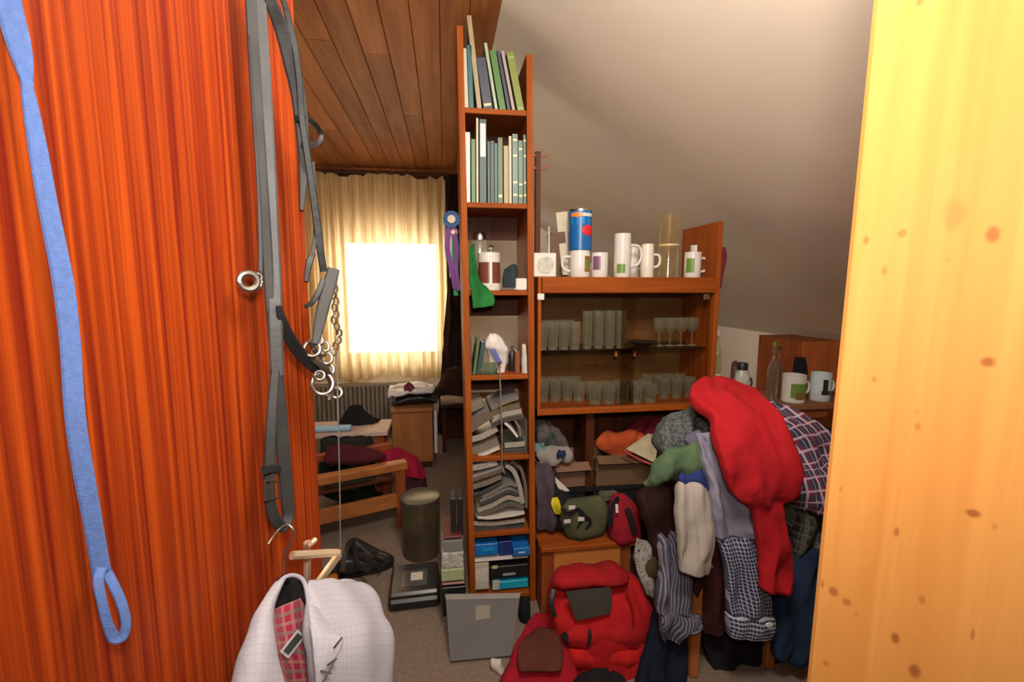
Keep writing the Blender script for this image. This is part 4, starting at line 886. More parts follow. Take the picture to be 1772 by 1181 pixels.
a = P(546, 748, 3.17); b = P(606, 740, 3.17); m = MB().tube([Vector((a.x-.2, 3.2, zt_+.022)), Vector((b.x, 3.2, zt_+.024))], .022, 16)
single(m, 'paper_roll', plain('pale_blue', (.30, .50, .62), .5), 'pale blue rolled paper on the edge of the small table', 'paper roll', smooth=True)
single(MB().loft([(P(605, 703, 3.4), P(625, 700, 3.4), .03), (P(596, 716, 3.4), P(630, 712, 3.4), .06), (P(588, 733, 3.4), P(650, 728, 3.4), .08), (Vector((P(585, 740, 3.4).x, 3.4, zt_+.01)), Vector((P(658, 740, 3.4).x, 3.4, zt_+.01)), .08)], n=26, rough=.015), 'black_jacket', BLACKF, 'black jacket heaped on the small table', 'jacket', smooth='all')
single(MB().loft([(P(555, 760, 3.1), P(645, 757, 3.1), .05), (P(555, 780, 3.1), P(650, 775, 3.1), .08), (P(555, 850, 3.1), P(650, 850, 3.1), .08), (Vector((P(555, 0, 3.1).x, 3.1, .02)), Vector((P(650, 0, 3.1).x, 3.1, .02)), .08)], n=26, rough=.015, fold=.02), 'dark_fill', fabric('near_black', (.02, .022, .02)), 'near-black heap added to darken the space under the small table', 'clothes', smooth='all')  # soft mass added to make the space under the table dark
a = P(680, 808, 3.62); b = P(748, 706, 3.62)
t = thing('small_cabinet', 'small plain wooden cabinet under the window, papers on top', 'cabinet', ((a.x+b.x)/2, 3.8, 0))
SC = wood('small_cabinet_wood', (.38, .16, .055), (.30, .115, .038), (20, 20, 3), .45)
part(MB().box((a.x, 3.63, .05), (b.x, 4.0, b.z-.032), bev=.003), 'body', SC, t)
part(MB().box((a.x-.006, 3.61, b.z-.03), (b.x+.006, 4.0, b.z), bev=.004), 'top', SC, t)
part(MB().box((a.x+.01, 3.64, .001), (b.x-.01, 4.0, .049)), 'plinth', DARKW, t)
z_ = b.z
WB = plain('white_bag', (.62, .60, .64), .4, var=.25, nscale=18)
single(MB().loft([(Vector((a.x+.0, 3.66, z_+.02)), Vector((a.x+.02, 3.95, z_+.02)), .018), (Vector((a.x+.1, 3.66, z_+.05)), Vector((a.x+.1, 3.95, z_+.05)), .04), (Vector((a.x+.25, 3.66, z_+.06)), Vector((a.x+.25, 3.95, z_+.06)), .05), (Vector((a.x+.36, 3.68, z_+.03)), Vector((a.x+.36, 3.92, z_+.03)), .025)], n=30, rough=.015, fold=.006), 'black_folder', BLACK, 'flat black folder under the white papers on the small cabinet', 'folder', smooth='all')
single(MB().loft([(Vector((a.x-.03, 3.62, z_+.10)), Vector((a.x-.03, 3.9, z_+.12)), .02), (Vector((a.x+.07, 3.62, z_+.115)), Vector((a.x+.07, 3.9, z_+.13)), .025), (Vector((a.x+.22, 3.62, z_+.13)), Vector((a.x+.2, 3.9, z_+.14)), .028), (Vector((a.x+.33, 3.64, z_+.12)), Vector((a.x+.33, 3.88, z_+.12)), .02)], n=30, rough=.02, fold=.008), 'white_papers', WB, 'heap of crumpled white papers on the small cabinet', 'papers', smooth='all')
single(MB().loft([(P(700, 668, 3.7), P(712, 664, 3.7), .02), (P(700, 676, 3.66), P(718, 672, 3.66), .03), (P(702, 682, 3.64), P(716, 680, 3.64), .02)], n=14, rough=.01), 'maroon_scarf', fabric('maroon_scarf', (.16, .04, .07)), 'small maroon cloth on top of the white papers', 'cloth', smooth='all')
single(MB().box((b.x+.01, 3.62, .12), (b.x+.035, 3.95, z_-.03), bev=.004), 'white_board', plain('board_white', (.55, .55, .60), .4), 'white board standing against the right side of the small cabinet', 'board')
# desk further right under the dark sheet
a = P(752, 700, 3.9); zt_ = P(775, 702, 3.9).z
t = thing('desk', 'dark desk corner between the small cabinet and the bookcase', 'desk', (a.x+.3, 4.0, 0))
part(MB().box((a.x+.05, 3.9, zt_-.025), (a.x+.75, 4.35, zt_), bev=.003), 'desk_top', DARKW, t)
part(MB().box((a.x+.06, 3.95, .001), (a.x+.09, 4.33, zt_-.026)), 'side_panel', DARKW, t)
part(MB().box((a.x+.71, 3.95, .001), (a.x+.74, 4.33, zt_-.026)), 'side_panel', DARKW, t)
part(MB().box((a.x+.09, 4.3, .001), (a.x+.71, 4.33, zt_-.026)), 'modesty_panel', DARKW, t)
single(MB().loft([(Vector((a.x+.05, 3.88, zt_+.03)), Vector((a.x+.05, 4.0, zt_+.03)), .025), (Vector((a.x+.15, 3.88, zt_+.035)), Vector((a.x+.15, 4.0, zt_+.035)), .03), (Vector((a.x+.45, 3.88, zt_+.02)), Vector((a.x+.45, 4.0, zt_+.02)), .018)], n=20, rough=.01), 'beige_cloth', fabric('beige_cloth', (.42, .33, .26)), 'crumpled beige cloth on the desk corner', 'cloth', smooth='all')
single(MB().loft([(P(775, 640, 4.1), P(795, 636, 4.1), .05), (P(762, 660, 4.1), P(806, 660, 4.1), .08), (P(752, 682, 4.1), P(812, 682, 4.1), .09), (Vector((P(752, 0, 4.1).x, 4.1, zt_+.01)), Vector((P(815, 0, 4.1).x, 4.1, zt_+.01)), .09)], n=24, rough=.02), 'dark_coat', DARKBR, 'dark brown coat heaped on the desk corner', 'coat', smooth='all')

# ------------------------------------------------------------------ things on and behind the low cabinet
CARD = plain('brown_cardboard', (.17, .085, .048), .85, var=.1, nscale=8); CARD2 = plain('olive_cardboard', (.115, .062, .028), .85, var=.15, nscale=8)
def carton(name, label, x0, y0, x1, y1, Y, dep, mt, rz=0, cat='box', open_=True):
    a = P(x0, y1, Y); b = P(x1, y0, Y); w_, h_ = b.x-a.x, b.z-a.z; M = Matrix.Translation(((a.x+b.x)/2, Y, a.z)) @ Matrix.Rotation(rz, 4, 'Z')
    t = thing(name, label, cat, ((a.x+b.x)/2, Y, a.z)); h2 = w_/2; e = .003
    m = MB(); m.box((-h2, 0, 0), (h2, e, h_), M); m.box((-h2, dep-e, 0), (h2, dep, h_), M); m.box((-h2, e, 0), (-h2+e, dep-e, h_), M); m.box((h2-e, e, 0), (h2, dep-e, h_), M); m.box((-h2+e, e, 0), (h2-e, dep-e, e), M)
    part(m, 'carton', mt, t)
    for sx in (-1, 1):
        Mf = M @ Matrix.Translation((sx*h2, 0, h_)) @ Matrix.Rotation(sx*.9, 4, 'Y'); part(MB().box((0, 0, 0), (sx*w_*.42, dep, e), Mf), 'flap', mt, t)
    Mf = M @ Matrix.Translation((0, 0, h_)) @ Matrix.Rotation(.5, 4, 'X'); part(MB().box((-h2, -.05, 0), (h2, 0, e), Mf), 'flap', mt, t)
zc = ZB; a = P(948, 846, 2.0); b = P(1132, 846, 2.0)
t = thing('black_crate', 'black crate on the low cabinet under the cardboard boxes', 'crate', ((a.x+b.x)/2, 2.1, zc))
zk = a.z-.004; m = MB(); m.box((a.x, 2.0, zc+.001), (b.x, 2.008, zk)); m.box((a.x, 2.22, zc+.001), (b.x, 2.228, zk)); m.box((a.x, 2.008, zc+.001), (a.x+.008, 2.22, zk)); m.box((b.x-.008, 2.008, zc+.001), (b.x, 2.22, zk)); m.box((a.x+.008, 2.008, zc+.001), (b.x-.008, 2.22, zc+.01)); part(m, 'crate_body', BLACK, t)
part(MB().box((a.x-.005, 1.992, zk-.02), (b.x+.005, 2.0, zk)), 'rim', BLACK, t)
carton('cardboard_box', 'small open brown cardboard box left under the glass cabinet', 958, 800, 1018, 845, 2.0, .2, CARD, .04)
carton('cardboard_box', 'larger olive-brown cardboard box right of the small brown one', 1032, 786, 1128, 845, 2.0, .2, CARD2, -.05)
ORG = fabric('orange_cloth2', (.42, .075, .02), (.28, .045, .015)); MAR = fabric('maroon_jacket', (.17, .015, .03), (.11, .01, .02))
def soft(name, label, cat, rows, mt, group=None, n=26, fold=.008, freq=60, rough=.008, seed=0, sub=6, sq=.3, flat=.55, crease=.010):
    """rows: (xl, yl, xr, yr, Y, half thickness)"""
    return single(MB().loft([(P(xl, yl, Y), P(xr, yr, Y), t_*flat) for xl, yl, xr, yr, Y, t_ in rows], n=int(n*1.5), fold=fold*1.5, freq=freq, rough=rough, seed=seed, sub=sub, sq=sq, crease=crease), name, mt, label, cat, group, smooth='all')
soft('orange_jacket', 'orange jacket bundle on the olive-brown cardboard box', 'jacket', [(1048, 748, 1110, 748, 2.08, .02), (1030, 762, 1112, 758, 2.05, .05), (1034, 776, 1100, 778, 2.05, .05), (1055, 790, 1082, 792, 2.04, .03)], ORG, seed=2)
soft('maroon_jacket', 'maroon jacket behind the orange one under the glass cabinet', 'jacket', [(1112, 722, 1156, 722, 2.15, .03), (1088, 738, 1140, 740, 2.14, .05), (1078, 752, 1125, 760, 2.14, .05), (1070, 775, 1110, 780, 2.14, .04)], MAR, seed=3)
def sheet(name, label, cat, pts, Y, mt, th=.004, group=None):
    a = [P(x, y, Y+dy) for x, y, dy in pts]; n = len(a); m = MB(); m.add(a+[v+Vector((0, th, 0)) for v in a], [tuple(range(n)), tuple(range(n, 2*n))[::-1]]+[(i, (i+1) % n, n+(i+1) % n, n+i) for i in range(n)])
    return single(m, name, mt, label, cat, group)
t_ = thing('folder', 'cream folder with a dark red edge leaning beside the green cloth', 'folder', P(1110, 800, 1.9))
aa = [P(1084, 778, 1.93), P(1122, 752, 1.97), P(1140, 756, 1.97), P(1134, 802, 1.88)]; m = MB(); m.add(aa+[v+Vector((.002, .006, .002)) for v in aa], [(0, 1, 2, 3), (7, 6, 5, 4), (0, 4, 5, 1), (1, 5, 6, 2), (2, 6, 7, 3), (3, 7, 4, 0)]); part(m, 'cover', plain('folder_cream', (.36, .31, .21), .6), t_)
part(MB().tube([P(1078, 779, 1.925), P(1106, 796, 1.90), P(1134, 806, 1.875)], .006), 'red_edge', plain('folder_red', (.28, .03, .02), .5), t_, True)
soft('junk_bag', 'dark purple-grey bag standing left on the low cabinet', 'bag', [(928, 800, 950, 798, 1.97, .02), (926, 825, 958, 822, 1.96, .04), (927, 860, 962, 862, 1.94, .05), (929, 895, 962, 898, 1.93, .05), (930, 917, 960, 917, 1.93, .04)], fabric('purple_grey', (.07, .05, .065)), seed=4, rough=.012)
GJ = 'small clutter at the left under the glass cabinet'
for i, (lb, rows, mt) in enumerate([
    ('dark patterned bundle topmost at the left under the glass cabinet', [(930, 730, 950, 728, 2.05, .02), (927, 745, 965, 742, 2.04, .04), (928, 762, 978, 760, 2.03, .05), (930, 775, 985, 775, 2.03, .04)], fabric('dark_print', (.14, .10, .10), (.02, .035, .035))),
    ('teal cloth at the left under the dark patterned bundle', [(926, 766, 942, 764, 1.99, .012), (926, 776, 944, 776, 1.98, .02), (927, 784, 944, 784, 1.98, .015)], fabric('teal_cloth', (.10, .22, .20))),
    ('grey-white crumpled cloth left under the glass cabinet', [(935, 778, 980, 775, 2.0, .03), (928, 790, 990, 790, 1.97, .05), (932, 802, 985, 800, 1.97, .04)], fabric('grey_white', (.24, .21, .20))),
    ('small navy cloth on the grey-white crumpled cloth', [(964, 780, 978, 780, 1.94, .01), (962, 788, 980, 788, 1.93, .015), (966, 795, 976, 795, 1.93, .01)], fabric('navy_cloth', (.02, .03, .09)))]):
    soft('cloth_bundle', lb, 'cloth', rows, mt, GJ, n=22, rough=.012, seed=5+i)
sheet('paper_sheet', 'white paper triangle sticking up beside the yellow cloth', 'paper', [(961, 826, 0), (986, 850, 0), (967, 853, 0), (962, 840, 0)], 1.92, PAPER)
soft('black_bag', 'black bag behind the yellow cloth on the low cabinet', 'bag', [(950, 822, 962, 820, 1.95, .02), (946, 850, 985, 855, 1.94, .04), (948, 880, 1010, 876, 1.93, .05), (955, 915, 1020, 912, 1.93, .04)], BLACKF, seed=9)
soft('yellow_cloth', 'bright yellow cloth scrap on the black bag', 'cloth', [(956, 862, 964, 861, 1.895, .006), (954, 872, 969, 870, 1.885, .012), (958, 884, 972, 882, 1.885, .01), (962, 890, 970, 889, 1.885, .006)], fabric('yellow_cloth', (.60, .48, .02)), n=16, rough=.003)
t = thing('green_rucksack', 'small moss green bag with black straps on the low cabinet', 'bag', P(1010, 920, 1.88))
def softp(nm, rows, mt, par, **k):
    kw = dict(n=24, fold=.006, freq=60, rough=.008, seed=1, sub=5); kw.update(k)
    return part(MB().loft([(P(xl, yl, Y), P(xr, yr, Y), t_) for xl, yl, xr, yr, Y, t_ in rows], **kw), nm, mt, par, 'all')
softp('body', [(985, 862, 1040, 858, 1.91, .02), (968, 878, 1050, 872, 1.90, .045), (968, 900, 1050, 896, 1.89, .055), (975, 920, 1045, 916, 1.89, .05), (985, 930, 1038, 926, 1.89, .03)], fabric('moss_bag', (.085, .085, .045), (.05, .055, .03)), t)
part(MB().tube([P(972, 880, 1.84), P(985, 890, 1.83), P(1000, 882, 1.83), P(1016, 900, 1.83)], .009, flat=(1, .002, Vector((0, -1, 0)))), 'strap', BLACKF, t)
part(MB().tube([P(1000, 915, 1.835), P(1012, 895, 1.83), P(1022, 905, 1.83), P(1010, 920, 1.835)], .007, flat=(1, .002, Vector((0, -1, 0)))), 'strap', BLACKF, t)
for x, y in ((982, 904), (1006, 900), (990, 880)): part(MB().box(tuple(P(x-6, y+3, 1.828)), tuple(P(x+6, y-4, 1.824)+Vector((0, .006, 0))), bev=.002), 'buckle', PAPER, t)
soft('olive_cap', 'olive grey cap lying on top of the moss green bag', 'cap', [(1040, 848, 1062, 848, 1.93, .02), (1036, 856, 1070, 855, 1.92, .035), (1040, 866, 1076, 864, 1.92, .03)], fabric('olive_cap', (.09, .09, .07)), seed=6)
t = thing('red_bag', 'small crimson bag with black shoulder straps at the cabinet corner', 'bag', P(1080, 935, 1.86))
softp('body', [(1060, 858, 1082, 854, 1.89, .02), (1052, 880, 1098, 872, 1.88, .04), (1050, 905, 1106, 898, 1.86, .055), (1052, 925, 1108, 925, 1.85, .05), (1058, 938, 1104, 940, 1.85, .03)], fabric('crimson_bag', (.30, .012, .025), (.20, .01, .018)), t, rough=.008)
part(MB().tube([P(1056, 912, 1.80), P(1058, 880, 1.81), P(1070, 862, 1.84)], .012, flat=(1, .003, Vector((0, -1, 0)))), 'strap', BLACKF, t)
part(MB().tube([P(1085, 880, 1.81), P(1093, 900, 1.79), P(1099, 925, 1.79)], .012, flat=(1, .003, Vector((0, -1, 0)))), 'strap', BLACKF, t)
part(MB().tube([P(1067, 873, 1.81), P(1068, 888, 1.80)], .006, flat=(1, .002, Vector((0, -1, 0)))), 'tag', PAPER, t)
part(MB().box((XG1-.6, 2.0, .001), (XG1-.56, 2.2, ZG0-.01)), 'support', DARKW, gc)

# ------------------------------------------------------------------ red rucksack on the floor and bag beside it
REDB = fabric('rucksack_red', (.42, .012, .014), (.30, .008, .010)); REDD = fabric('rucksack_dark_red', (.20, .010, .012)); GREYP = fabric('rucksack_grey', (.055, .050, .040))
t = thing('red_rucksack', 'big red rucksack with a dark grey front patch on the floor by the low cabinet', 'rucksack', PZ(1035, 1165, 0))
softp('body', [(968, 990, 1060, 982, 1.72, .03), (955, 1005, 1092, 1000, 1.69, .08), (950, 1035, 1112, 1030, 1.65, .10), (952, 1070, 1128, 1068, 1.61, .11), (960, 1105, 1126, 1108, 1.59, .11), (978, 1135, 1115, 1138, 1.58, .11), (985, 1152, 1108, 1156, 1.58, .10), (992, 1160, 1098, 1164, 1.58, .08)], REDB, t, n=56, fold=.006, freq=40, rough=.012, crease=.016, sq=.5)
softp('lid', [(966, 986, 1066, 980, 1.68, .02), (957, 1000, 1088, 996, 1.61, .035), (958, 1014, 1088, 1006, 1.565, .028), (972, 1024, 1074, 1014, 1.55, .012)], fabric('rucksack_lid', (.30, .010, .012), (.22, .008, .010)), t, rough=.008, crease=.010, sq=.4)
def rs(u, v):
    a = P(980+v*16, 1027+v*48, 1.0).lerp(P(1057-v*3+4*math.sin(v*3), 1019+v*44, 1.0), u)-O
    Yv = 1.515-.012*v-.012*math.sin(PI*u)
    return O+a*Yv/1.0+Vector((0, 0, 0))
m = MB(); m.grid(rs, 10, 8); nv = len(m.v); m.v += [v+Vector((0, .012, 0)) for v in m.v]; m.grid(lambda u, v: rs(u, v)+Vector((0, .01, 0)), 10, 8); part(m, 'front_patch', GREYP, t, 'all')
softp('front_pocket', [(984, 1086, 1104, 1080, 1.525, .012), (976, 1102, 1114, 1098, 1.505, .022), (982, 1120, 1114, 1118, 1.505, .014)], fabric('rucksack_pocket', (.36, .011, .013), (.26, .008, .010)), t, rough=.006, fold=.003, sq=.35, crease=.006)
softp('base_panel', [(984, 1124, 1112, 1122, 1.505, .025), (984, 1138, 1110, 1138, 1.50, .03), (990, 1152, 1100, 1150, 1.50, .02)], fabric('rucksack_bright', (.50, .015, .015)), t, rough=.004, fold=.004)
part(MB().tube([P(974, 1096, 1.50), P(980, 1106, 1.495), P(986, 1116, 1.50)], .012, flat=(1, .003, Vector((0, -1, 0)))), 'strap', BLACK, t)
part(MB().tube([P(1020, 1090, 1.485), P(1021, 1103, 1.475), P(1018, 1119, 1.48)], .006, flat=(1, .003, Vector((0, -1, 0)))), 'strap', BLACK, t)
part(MB().tube([P(958, 1020, 1.55), P(954, 1045, 1.53), P(960, 1068, 1.52)], .009, flat=(1, .003, Vector((-.4, -1, 0)))), 'strap', BLACK, t)
part(MB().tube([P(1084, 1020, 1.55), P(1096, 1060, 1.51), P(1094, 1100, 1.50)], .004), 'piping', REDD, t, True)
part(MB().tube([P(1076, 1162, 1.49), P(1102, 1158, 1.49)], .009, flat=(1, .002, Vector((0, -1, .2)))), 'reflective_strip', plain('lime_strip', (.30, .36, .08), .4), t)
t = thing('red_bag', 'crimson bag with a dark brown panel lying left of the red rucksack', 'bag', PZ(925, 1170, 0))
softp('body', [(930, 1075, 965, 1070, 1.70, .03), (905, 1095, 978, 1092, 1.64, .06), (890, 1125, 985, 1122, 1.58, .08), (878, 1155, 990, 1155, 1.52, .08), (866, 1182, 1000, 1184, 1.48, .07), (868, 1196, 1000, 1200, 1.47, .04)], fabric('crimson_bag2', (.34, .010, .022), (.24, .008, .016)), t, n=44, rough=.010, crease=.012, sq=.5)
softp('side_panel', [(922, 1094, 962, 1090, 1.58, .012), (898, 1115, 972, 1112, 1.515, .016), (896, 1140, 975, 1140, 1.455, .016), (900, 1164, 972, 1162, 1.425, .014)], fabric('brown_panel', (.10, .030, .020)), t, rough=.003)
soft('black_boot_bag', 'black bag lying on the floor under the rucksack', 'bag', [(1010, 1166, 1060, 1163, 1.47, .02), (990, 1180, 1082, 1178, 1.44, .05), (985, 1205, 1090, 1205, 1.42, .05)], BLACKF, seed=7)

# ------------------------------------------------------------------ chair loaded with clothes
CW = wood('chair_wood', (.46, .17, .045), (.36, .115, .03), (20, 20, 3), .4)
cx0 = PZ(1200, 1172, 0).x; cy0 = 1.46; cx1 = cx0+.31
t = thing('wooden_chair', 'wooden chair almost buried under the heap of clothes', 'chair', ((cx0+cx1)/2, 1.65, 0))
part(MB().box((cx0-.018, cy0-.016, .001), (cx0+.018, cy0+.016, .84), bev=.005), 'leg', CW, t)
part(MB().box((cx1-.018, cy0-.016, .001), (cx1+.018, cy0+.016, .84), bev=.005), 'leg', CW, t)
px_ = P(1132, 925, 1.86); 
lg_ = part(MB().box((px_.x-.018, 1.842, .001), (px_.x+.018, 1.878, px_.z), bev=.005), 'leg', CW, t)
part(MB().lathe([(.02, 0), (.026, .012), (.024, .03), (.01, .04)], (px_.x, 1.86, px_.z), 16), 'knob', CW, lg_, True)
part(MB().box((cx1-.018, 1.842, .001), (cx1+.018, 1.878, .45), bev=.005), 'leg', CW, t)
part(MB().box((cx0-.03, 1.44, .43), (cx1+.03, 1.89, .46), bev=.01), 'seat', CW, t)
part(MB().box((cx0+.019, 1.452, .77), (cx1-.019, 1.47, .835), bev=.006), 'top_rail', CW, t)
part(MB().box((cx0+.019, 1.452, .56), (cx1-.019, 1.47, .62), bev=.006), 'back_rail', CW, t)
GC = 'clothes heaped on the chair'
def gar(name, label, cat, rows, mt, **k): return soft(name, label, cat, rows, mt, GC, **k)
BROWNJ = fabric('dark_brown_cloth', (.040, .016, .013), (.028, .012, .010)); MAROON2 = fabric('maroon_brown', (.050, .014, .014), (.038, .011, .011))
gar('dark_jacket', 'dark brown jacket at the back left of the clothes heap', 'jacket', [(1130, 835, 1200, 830, 1.72, .05), (1105, 860, 1240, 855, 1.70, .09), (1118, 900, 1260, 900, 1.66, .10), (1130, 950, 1300, 950, 1.62, .10), (1150, 1020, 1320, 1020, 1.60, .09), (1200, 1080, 1330, 1080, 1.6, .07)], BROWNJ, n=36, fold=.012, rough=.012)
def mottle(name, cols, scale):
    m, nt, b = newmat(name); n = noise_(nt, coords(nt, (1, 1, 1.6)), scale, 3, .7, 1.5); k = len(cols)
    r_ = ramp(nt, n, [(.34+.34*i/(k-1), c) for i, c in enumerate(cols)]); nt.links.new(r_, b.inputs['Base Color'])
    b.inputs['Roughness'].default_value = .95; b.inputs['Specular IOR Level'].default_value = .15; return m
CAMO = mottle('grey_print', [(.02, .025, .03), (.06, .07, .075), (.02, .03, .035), (.16, .17, .16), (.05, .055, .06), (.22, .18, .18)], 55)
gar('patterned_jacket', 'grey mottled jacket at the upper left of the clothes heap', 'jacket', [(1178, 708, 1236, 705, 1.60, .03), (1150, 722, 1246, 718, 1.58, .07), (1138, 745, 1248, 745, 1.56, .10), (1136, 770, 1250, 770, 1.54, .11), (1150, 800, 1252, 800, 1.54, .10)], CAMO, n=36, fold=.012, freq=50, rough=.014, seed=3)
PLB = plaid('blue_grey_plain', (.105, .105, .145), [('v', 7, .06, 0, (.085, .085, .12), .5)])
gar('lilac_shirt_sleeve', 'lilac grey sleeve lying over the mottled jacket', 'shirt', [(1190, 752, 1208, 745, 1.44, .015), (1186, 764, 1222, 760, 1.43, .025), (1200, 778, 1238, 772, 1.42, .02)], PLB, n=20, rough=.004)
GRN2 = fabric('sage_green_cloth', (.105, .155, .075), (.055, .095, .055))
gar('green_cloth', 'sage green cloth left of the blue-grey sweater', 'cloth', [(1165, 772, 1212, 768, 1.45, .02), (1150, 785, 1218, 780, 1.42, .05), (1136, 803, 1218, 800, 1.41, .06), (1124, 822, 1214, 815, 1.42, .05), (1116, 838, 1190, 826, 1.43, .02)], GRN2, n=30, rough=.012, seed=2)
gar('grey_sweater', 'blue-grey sweater hanging left of the red jumper', 'sweater', [(1206, 752, 1246, 748, 1.42, .03), (1212, 775, 1256, 772, 1.40, .05), (1214, 800, 1270, 800, 1.38, .055), (1222, 835, 1282, 835, 1.37, .055), (1228, 870, 1292, 865, 1.36, .055), (1230, 900, 1300, 898, 1.36, .05), (1236, 928, 1306, 925, 1.36, .04)], fabric('blue_grey_wool', (.27, .26, .34), (.19, .18, .245)), n=34, fold=.012, freq=45, rough=.008, seed=4)
gar('blue_collar', 'dark blue collar cloth above the light grey sleeve', 'cloth', [(1176, 820, 1214, 816, 1.39, .015), (1172, 830, 1222, 828, 1.375, .025), (1180, 842, 1230, 846, 1.375, .02)], fabric('royal_blue', (.025, .04, .16)), n=20, rough=.005)
LGS = plaid('pale_grey_stripe', (.36, .32, .285), [('u', 34, .06, .3, (.20, .17, .16), .6), ('u', 9, .03, .1, (.22, .07, .07), .6)])
gar('light_grey_sleeve', 'light grey shirt sleeve with cuff hanging at the left front of the heap', 'shirt', [(1174, 832, 1210, 832, 1.385, .02), (1170, 845, 1220, 846, 1.37, .04), (1171, 880, 1228, 878, 1.355, .045), (1172, 915, 1233, 912, 1.345, .045), (1174, 948, 1235, 942, 1.34, .045), (1175, 968, 1230, 966, 1.34, .04), (1176, 988, 1224, 992, 1.34, .035)], LGS, n=32, fold=.006, rough=.005)
gar('maroon_trousers', 'dark maroon trousers hanging between the striped and the checked shirt', 'trousers', [(1200, 940, 1250, 940, 1.47, .03), (1198, 985, 1262, 985, 1.46, .045), (1198, 1035, 1258, 1035, 1.46, .045), (1208, 1070, 1258, 1070, 1.46, .04), (1216, 1092, 1256, 1092, 1.46, .03)], MAROON2, n=30, fold=.008)
STR = plaid('blue_stripe', (.055, .06, .085), [('u', 110, .42, 0, (.25, .23, .29), .85), ('v', 22, .08, 0, (.10, .08, .12), .6)])
gar('striped_shirt', 'blue and white striped shirt hanging at the left of the heap', 'shirt', [(1142, 925, 1160, 920, 1.55, .02), (1140, 940, 1186, 940, 1.48, .04), (1142, 975, 1190, 972, 1.46, .045), (1136, 1010, 1196, 1010, 1.44, .05), (1135, 1052, 1192, 1056, 1.43, .05), (1140, 1070, 1208, 1072, 1.42, .045), (1144, 1095, 1180, 1098, 1.42, .035), (1146, 1112, 1172, 1118, 1.42, .02)], STR, n=32, fold=.016, freq=70, rough=.008, seed=8)
gar('shirt_cuff', 'striped cuff sticking out right at the striped shirt', 'shirt', [(1182, 1074, 1190, 1096, 1.41, .015), (1196, 1070, 1200, 1094, 1.405, .02), (1212, 1066, 1212, 1086, 1.405, .015)], STR, n=18, rough=.003)
CHK = plaid('navy_check', (.022, .028, .065), [('u', 88, .28, 0, (.42, .42, .52), .7), ('v', 74, .28, 0, (.42, .42, .52), .55)])
gar('checked_shirt', 'navy and white small check shirt sleeve below the blue-grey sweater', 'shirt', [(1242, 925, 1300, 918, 1.37, .03), (1246, 950, 1312, 946, 1.36, .04), (1255, 985, 1320, 980, 1.355, .045), (1258, 1030, 1330, 1025, 1.35, .045), (1259, 1060, 1334, 1062, 1.35, .045)], CHK, n=32, fold=.006, rough=.004)
gar('checked_cuff', 'buttoned cuff of the navy and white check shirt', 'shirt', [(1258, 1064, 1336, 1066, 1.348, .045), (1258, 1080, 1338, 1082, 1.345, .05), (1259, 1098, 1330, 1102, 1.345, .045)], plaid('navy_check_cuff', (.022, .028, .065), [('u', 88, .28, 0, (.42, .42, .52), .5), ('v', 74, .36, 0, (.46, .46, .56), .75)]), n=30, fold=.003, rough=.003)
p = P(1331, 1082, 1.29); single(MB().lathe([(.008, -.002), (.009, 0), (.008, .002)], p, 16, Matrix.Rotation(PI/2, 3, 'X') @ Matrix.Scale(1.6, 3, Vector((1, 0, 0)))), 'button', WHITE, 'shiny white button on the navy and white cuff', 'button', smooth=True)
FLN = plaid('red_flannel', (.17, .02, .055), [('u', 26, .45, 0, (.025, .03, .07), .85), ('v', 26, .4, .2, (.03, .05, .07), .75), ('u', 26, .16, .5, (.46, .38, .44), .85), ('v', 26, .18, .6, (.46, .38, .44), .8), ('u', 26, .07, .85, (.36, .30, .36), .7)])
gar('flannel_shirt', 'red, navy and white flannel shirt sloping down right of the red jumper', 'shirt', [(1296, 704, 1326, 694, 1.56, .03), (1312, 742, 1382, 716, 1.50, .06), (1335, 775, 1432, 750, 1.46, .08), (1350, 815, 1452, 790, 1.44, .09), (1362, 848, 1475, 832, 1.40, .09), (1372, 868, 1480, 872, 1.38, .07), (1385, 880, 1470, 905, 1.37, .03)], FLN, n=40, fold=.014, freq=30, rough=.010, seed=5)
GPL = plaid('dark_grey_plaid', (.040, .042, .035), [('u', 28, .35, 0, (.12, .12, .105), .8), ('v', 28, .35, .3, (.13, .12, .11), .7), ('u', 56, .1, .4, (.22, .22, .2), .6), ('v', 56, .12, .1, (.015, .02, .03), .8)])
gar('grey_plaid_shirt', 'dark grey plaid shirt below the flannel shirt at the right', 'shirt', [(1362, 852, 1440, 860, 1.43, .04), (1364, 885, 1450, 890, 1.42, .06), (1364, 915, 1440, 925, 1.42, .065), (1366, 945, 1432, 955, 1.42, .06), (1368, 976, 1420, 972, 1.42, .04)], GPL, n=34, fold=.014, rough=.008, seed=6)
JEAN = plaid('dark_denim', (.018, .034, .075), [('u', 9, .03, .2, (.025, .045, .085), .6)])
gar('blue_jeans', 'dark blue jeans hanging lowest at the right of the heap', 'jeans', [(1350, 950, 1440, 945, 1.41, .04), (1345, 1000, 1440, 1000, 1.40, .055), (1340, 1050, 1440, 1050, 1.39, .06), (1338, 1100, 1432, 1110, 1.385, .06), (1336, 1130, 1425, 1145, 1.385, .05), (1346, 1142, 1412, 1152, 1.385, .03)], JEAN, n=34, fold=.008, rough=.006, seed=7)
gar('royal_blue_cloth', 'bright blue cloth edge under the tip of the red jumper', 'cloth', [(1325, 1015, 1352, 1018, 1.42, .015), (1326, 1045, 1356, 1045, 1.42, .02), (1328, 1072, 1350, 1070, 1.42, .015)], fabric('strong_blue', (.012, .045, .26)), n=16, rough=.003)
gar('black_trousers', 'black trousers hanging below the checked cuff to the floor', 'trousers', [(1215, 1088, 1330, 1088, 1.50, .03), (1218, 1120, 1345, 1120, 1.50, .05), (1230, 1155, 1350, 1155, 1.49, .05), (1240, 1195, 1340, 1195, 1.48, .05)], BLACKF, n=30)
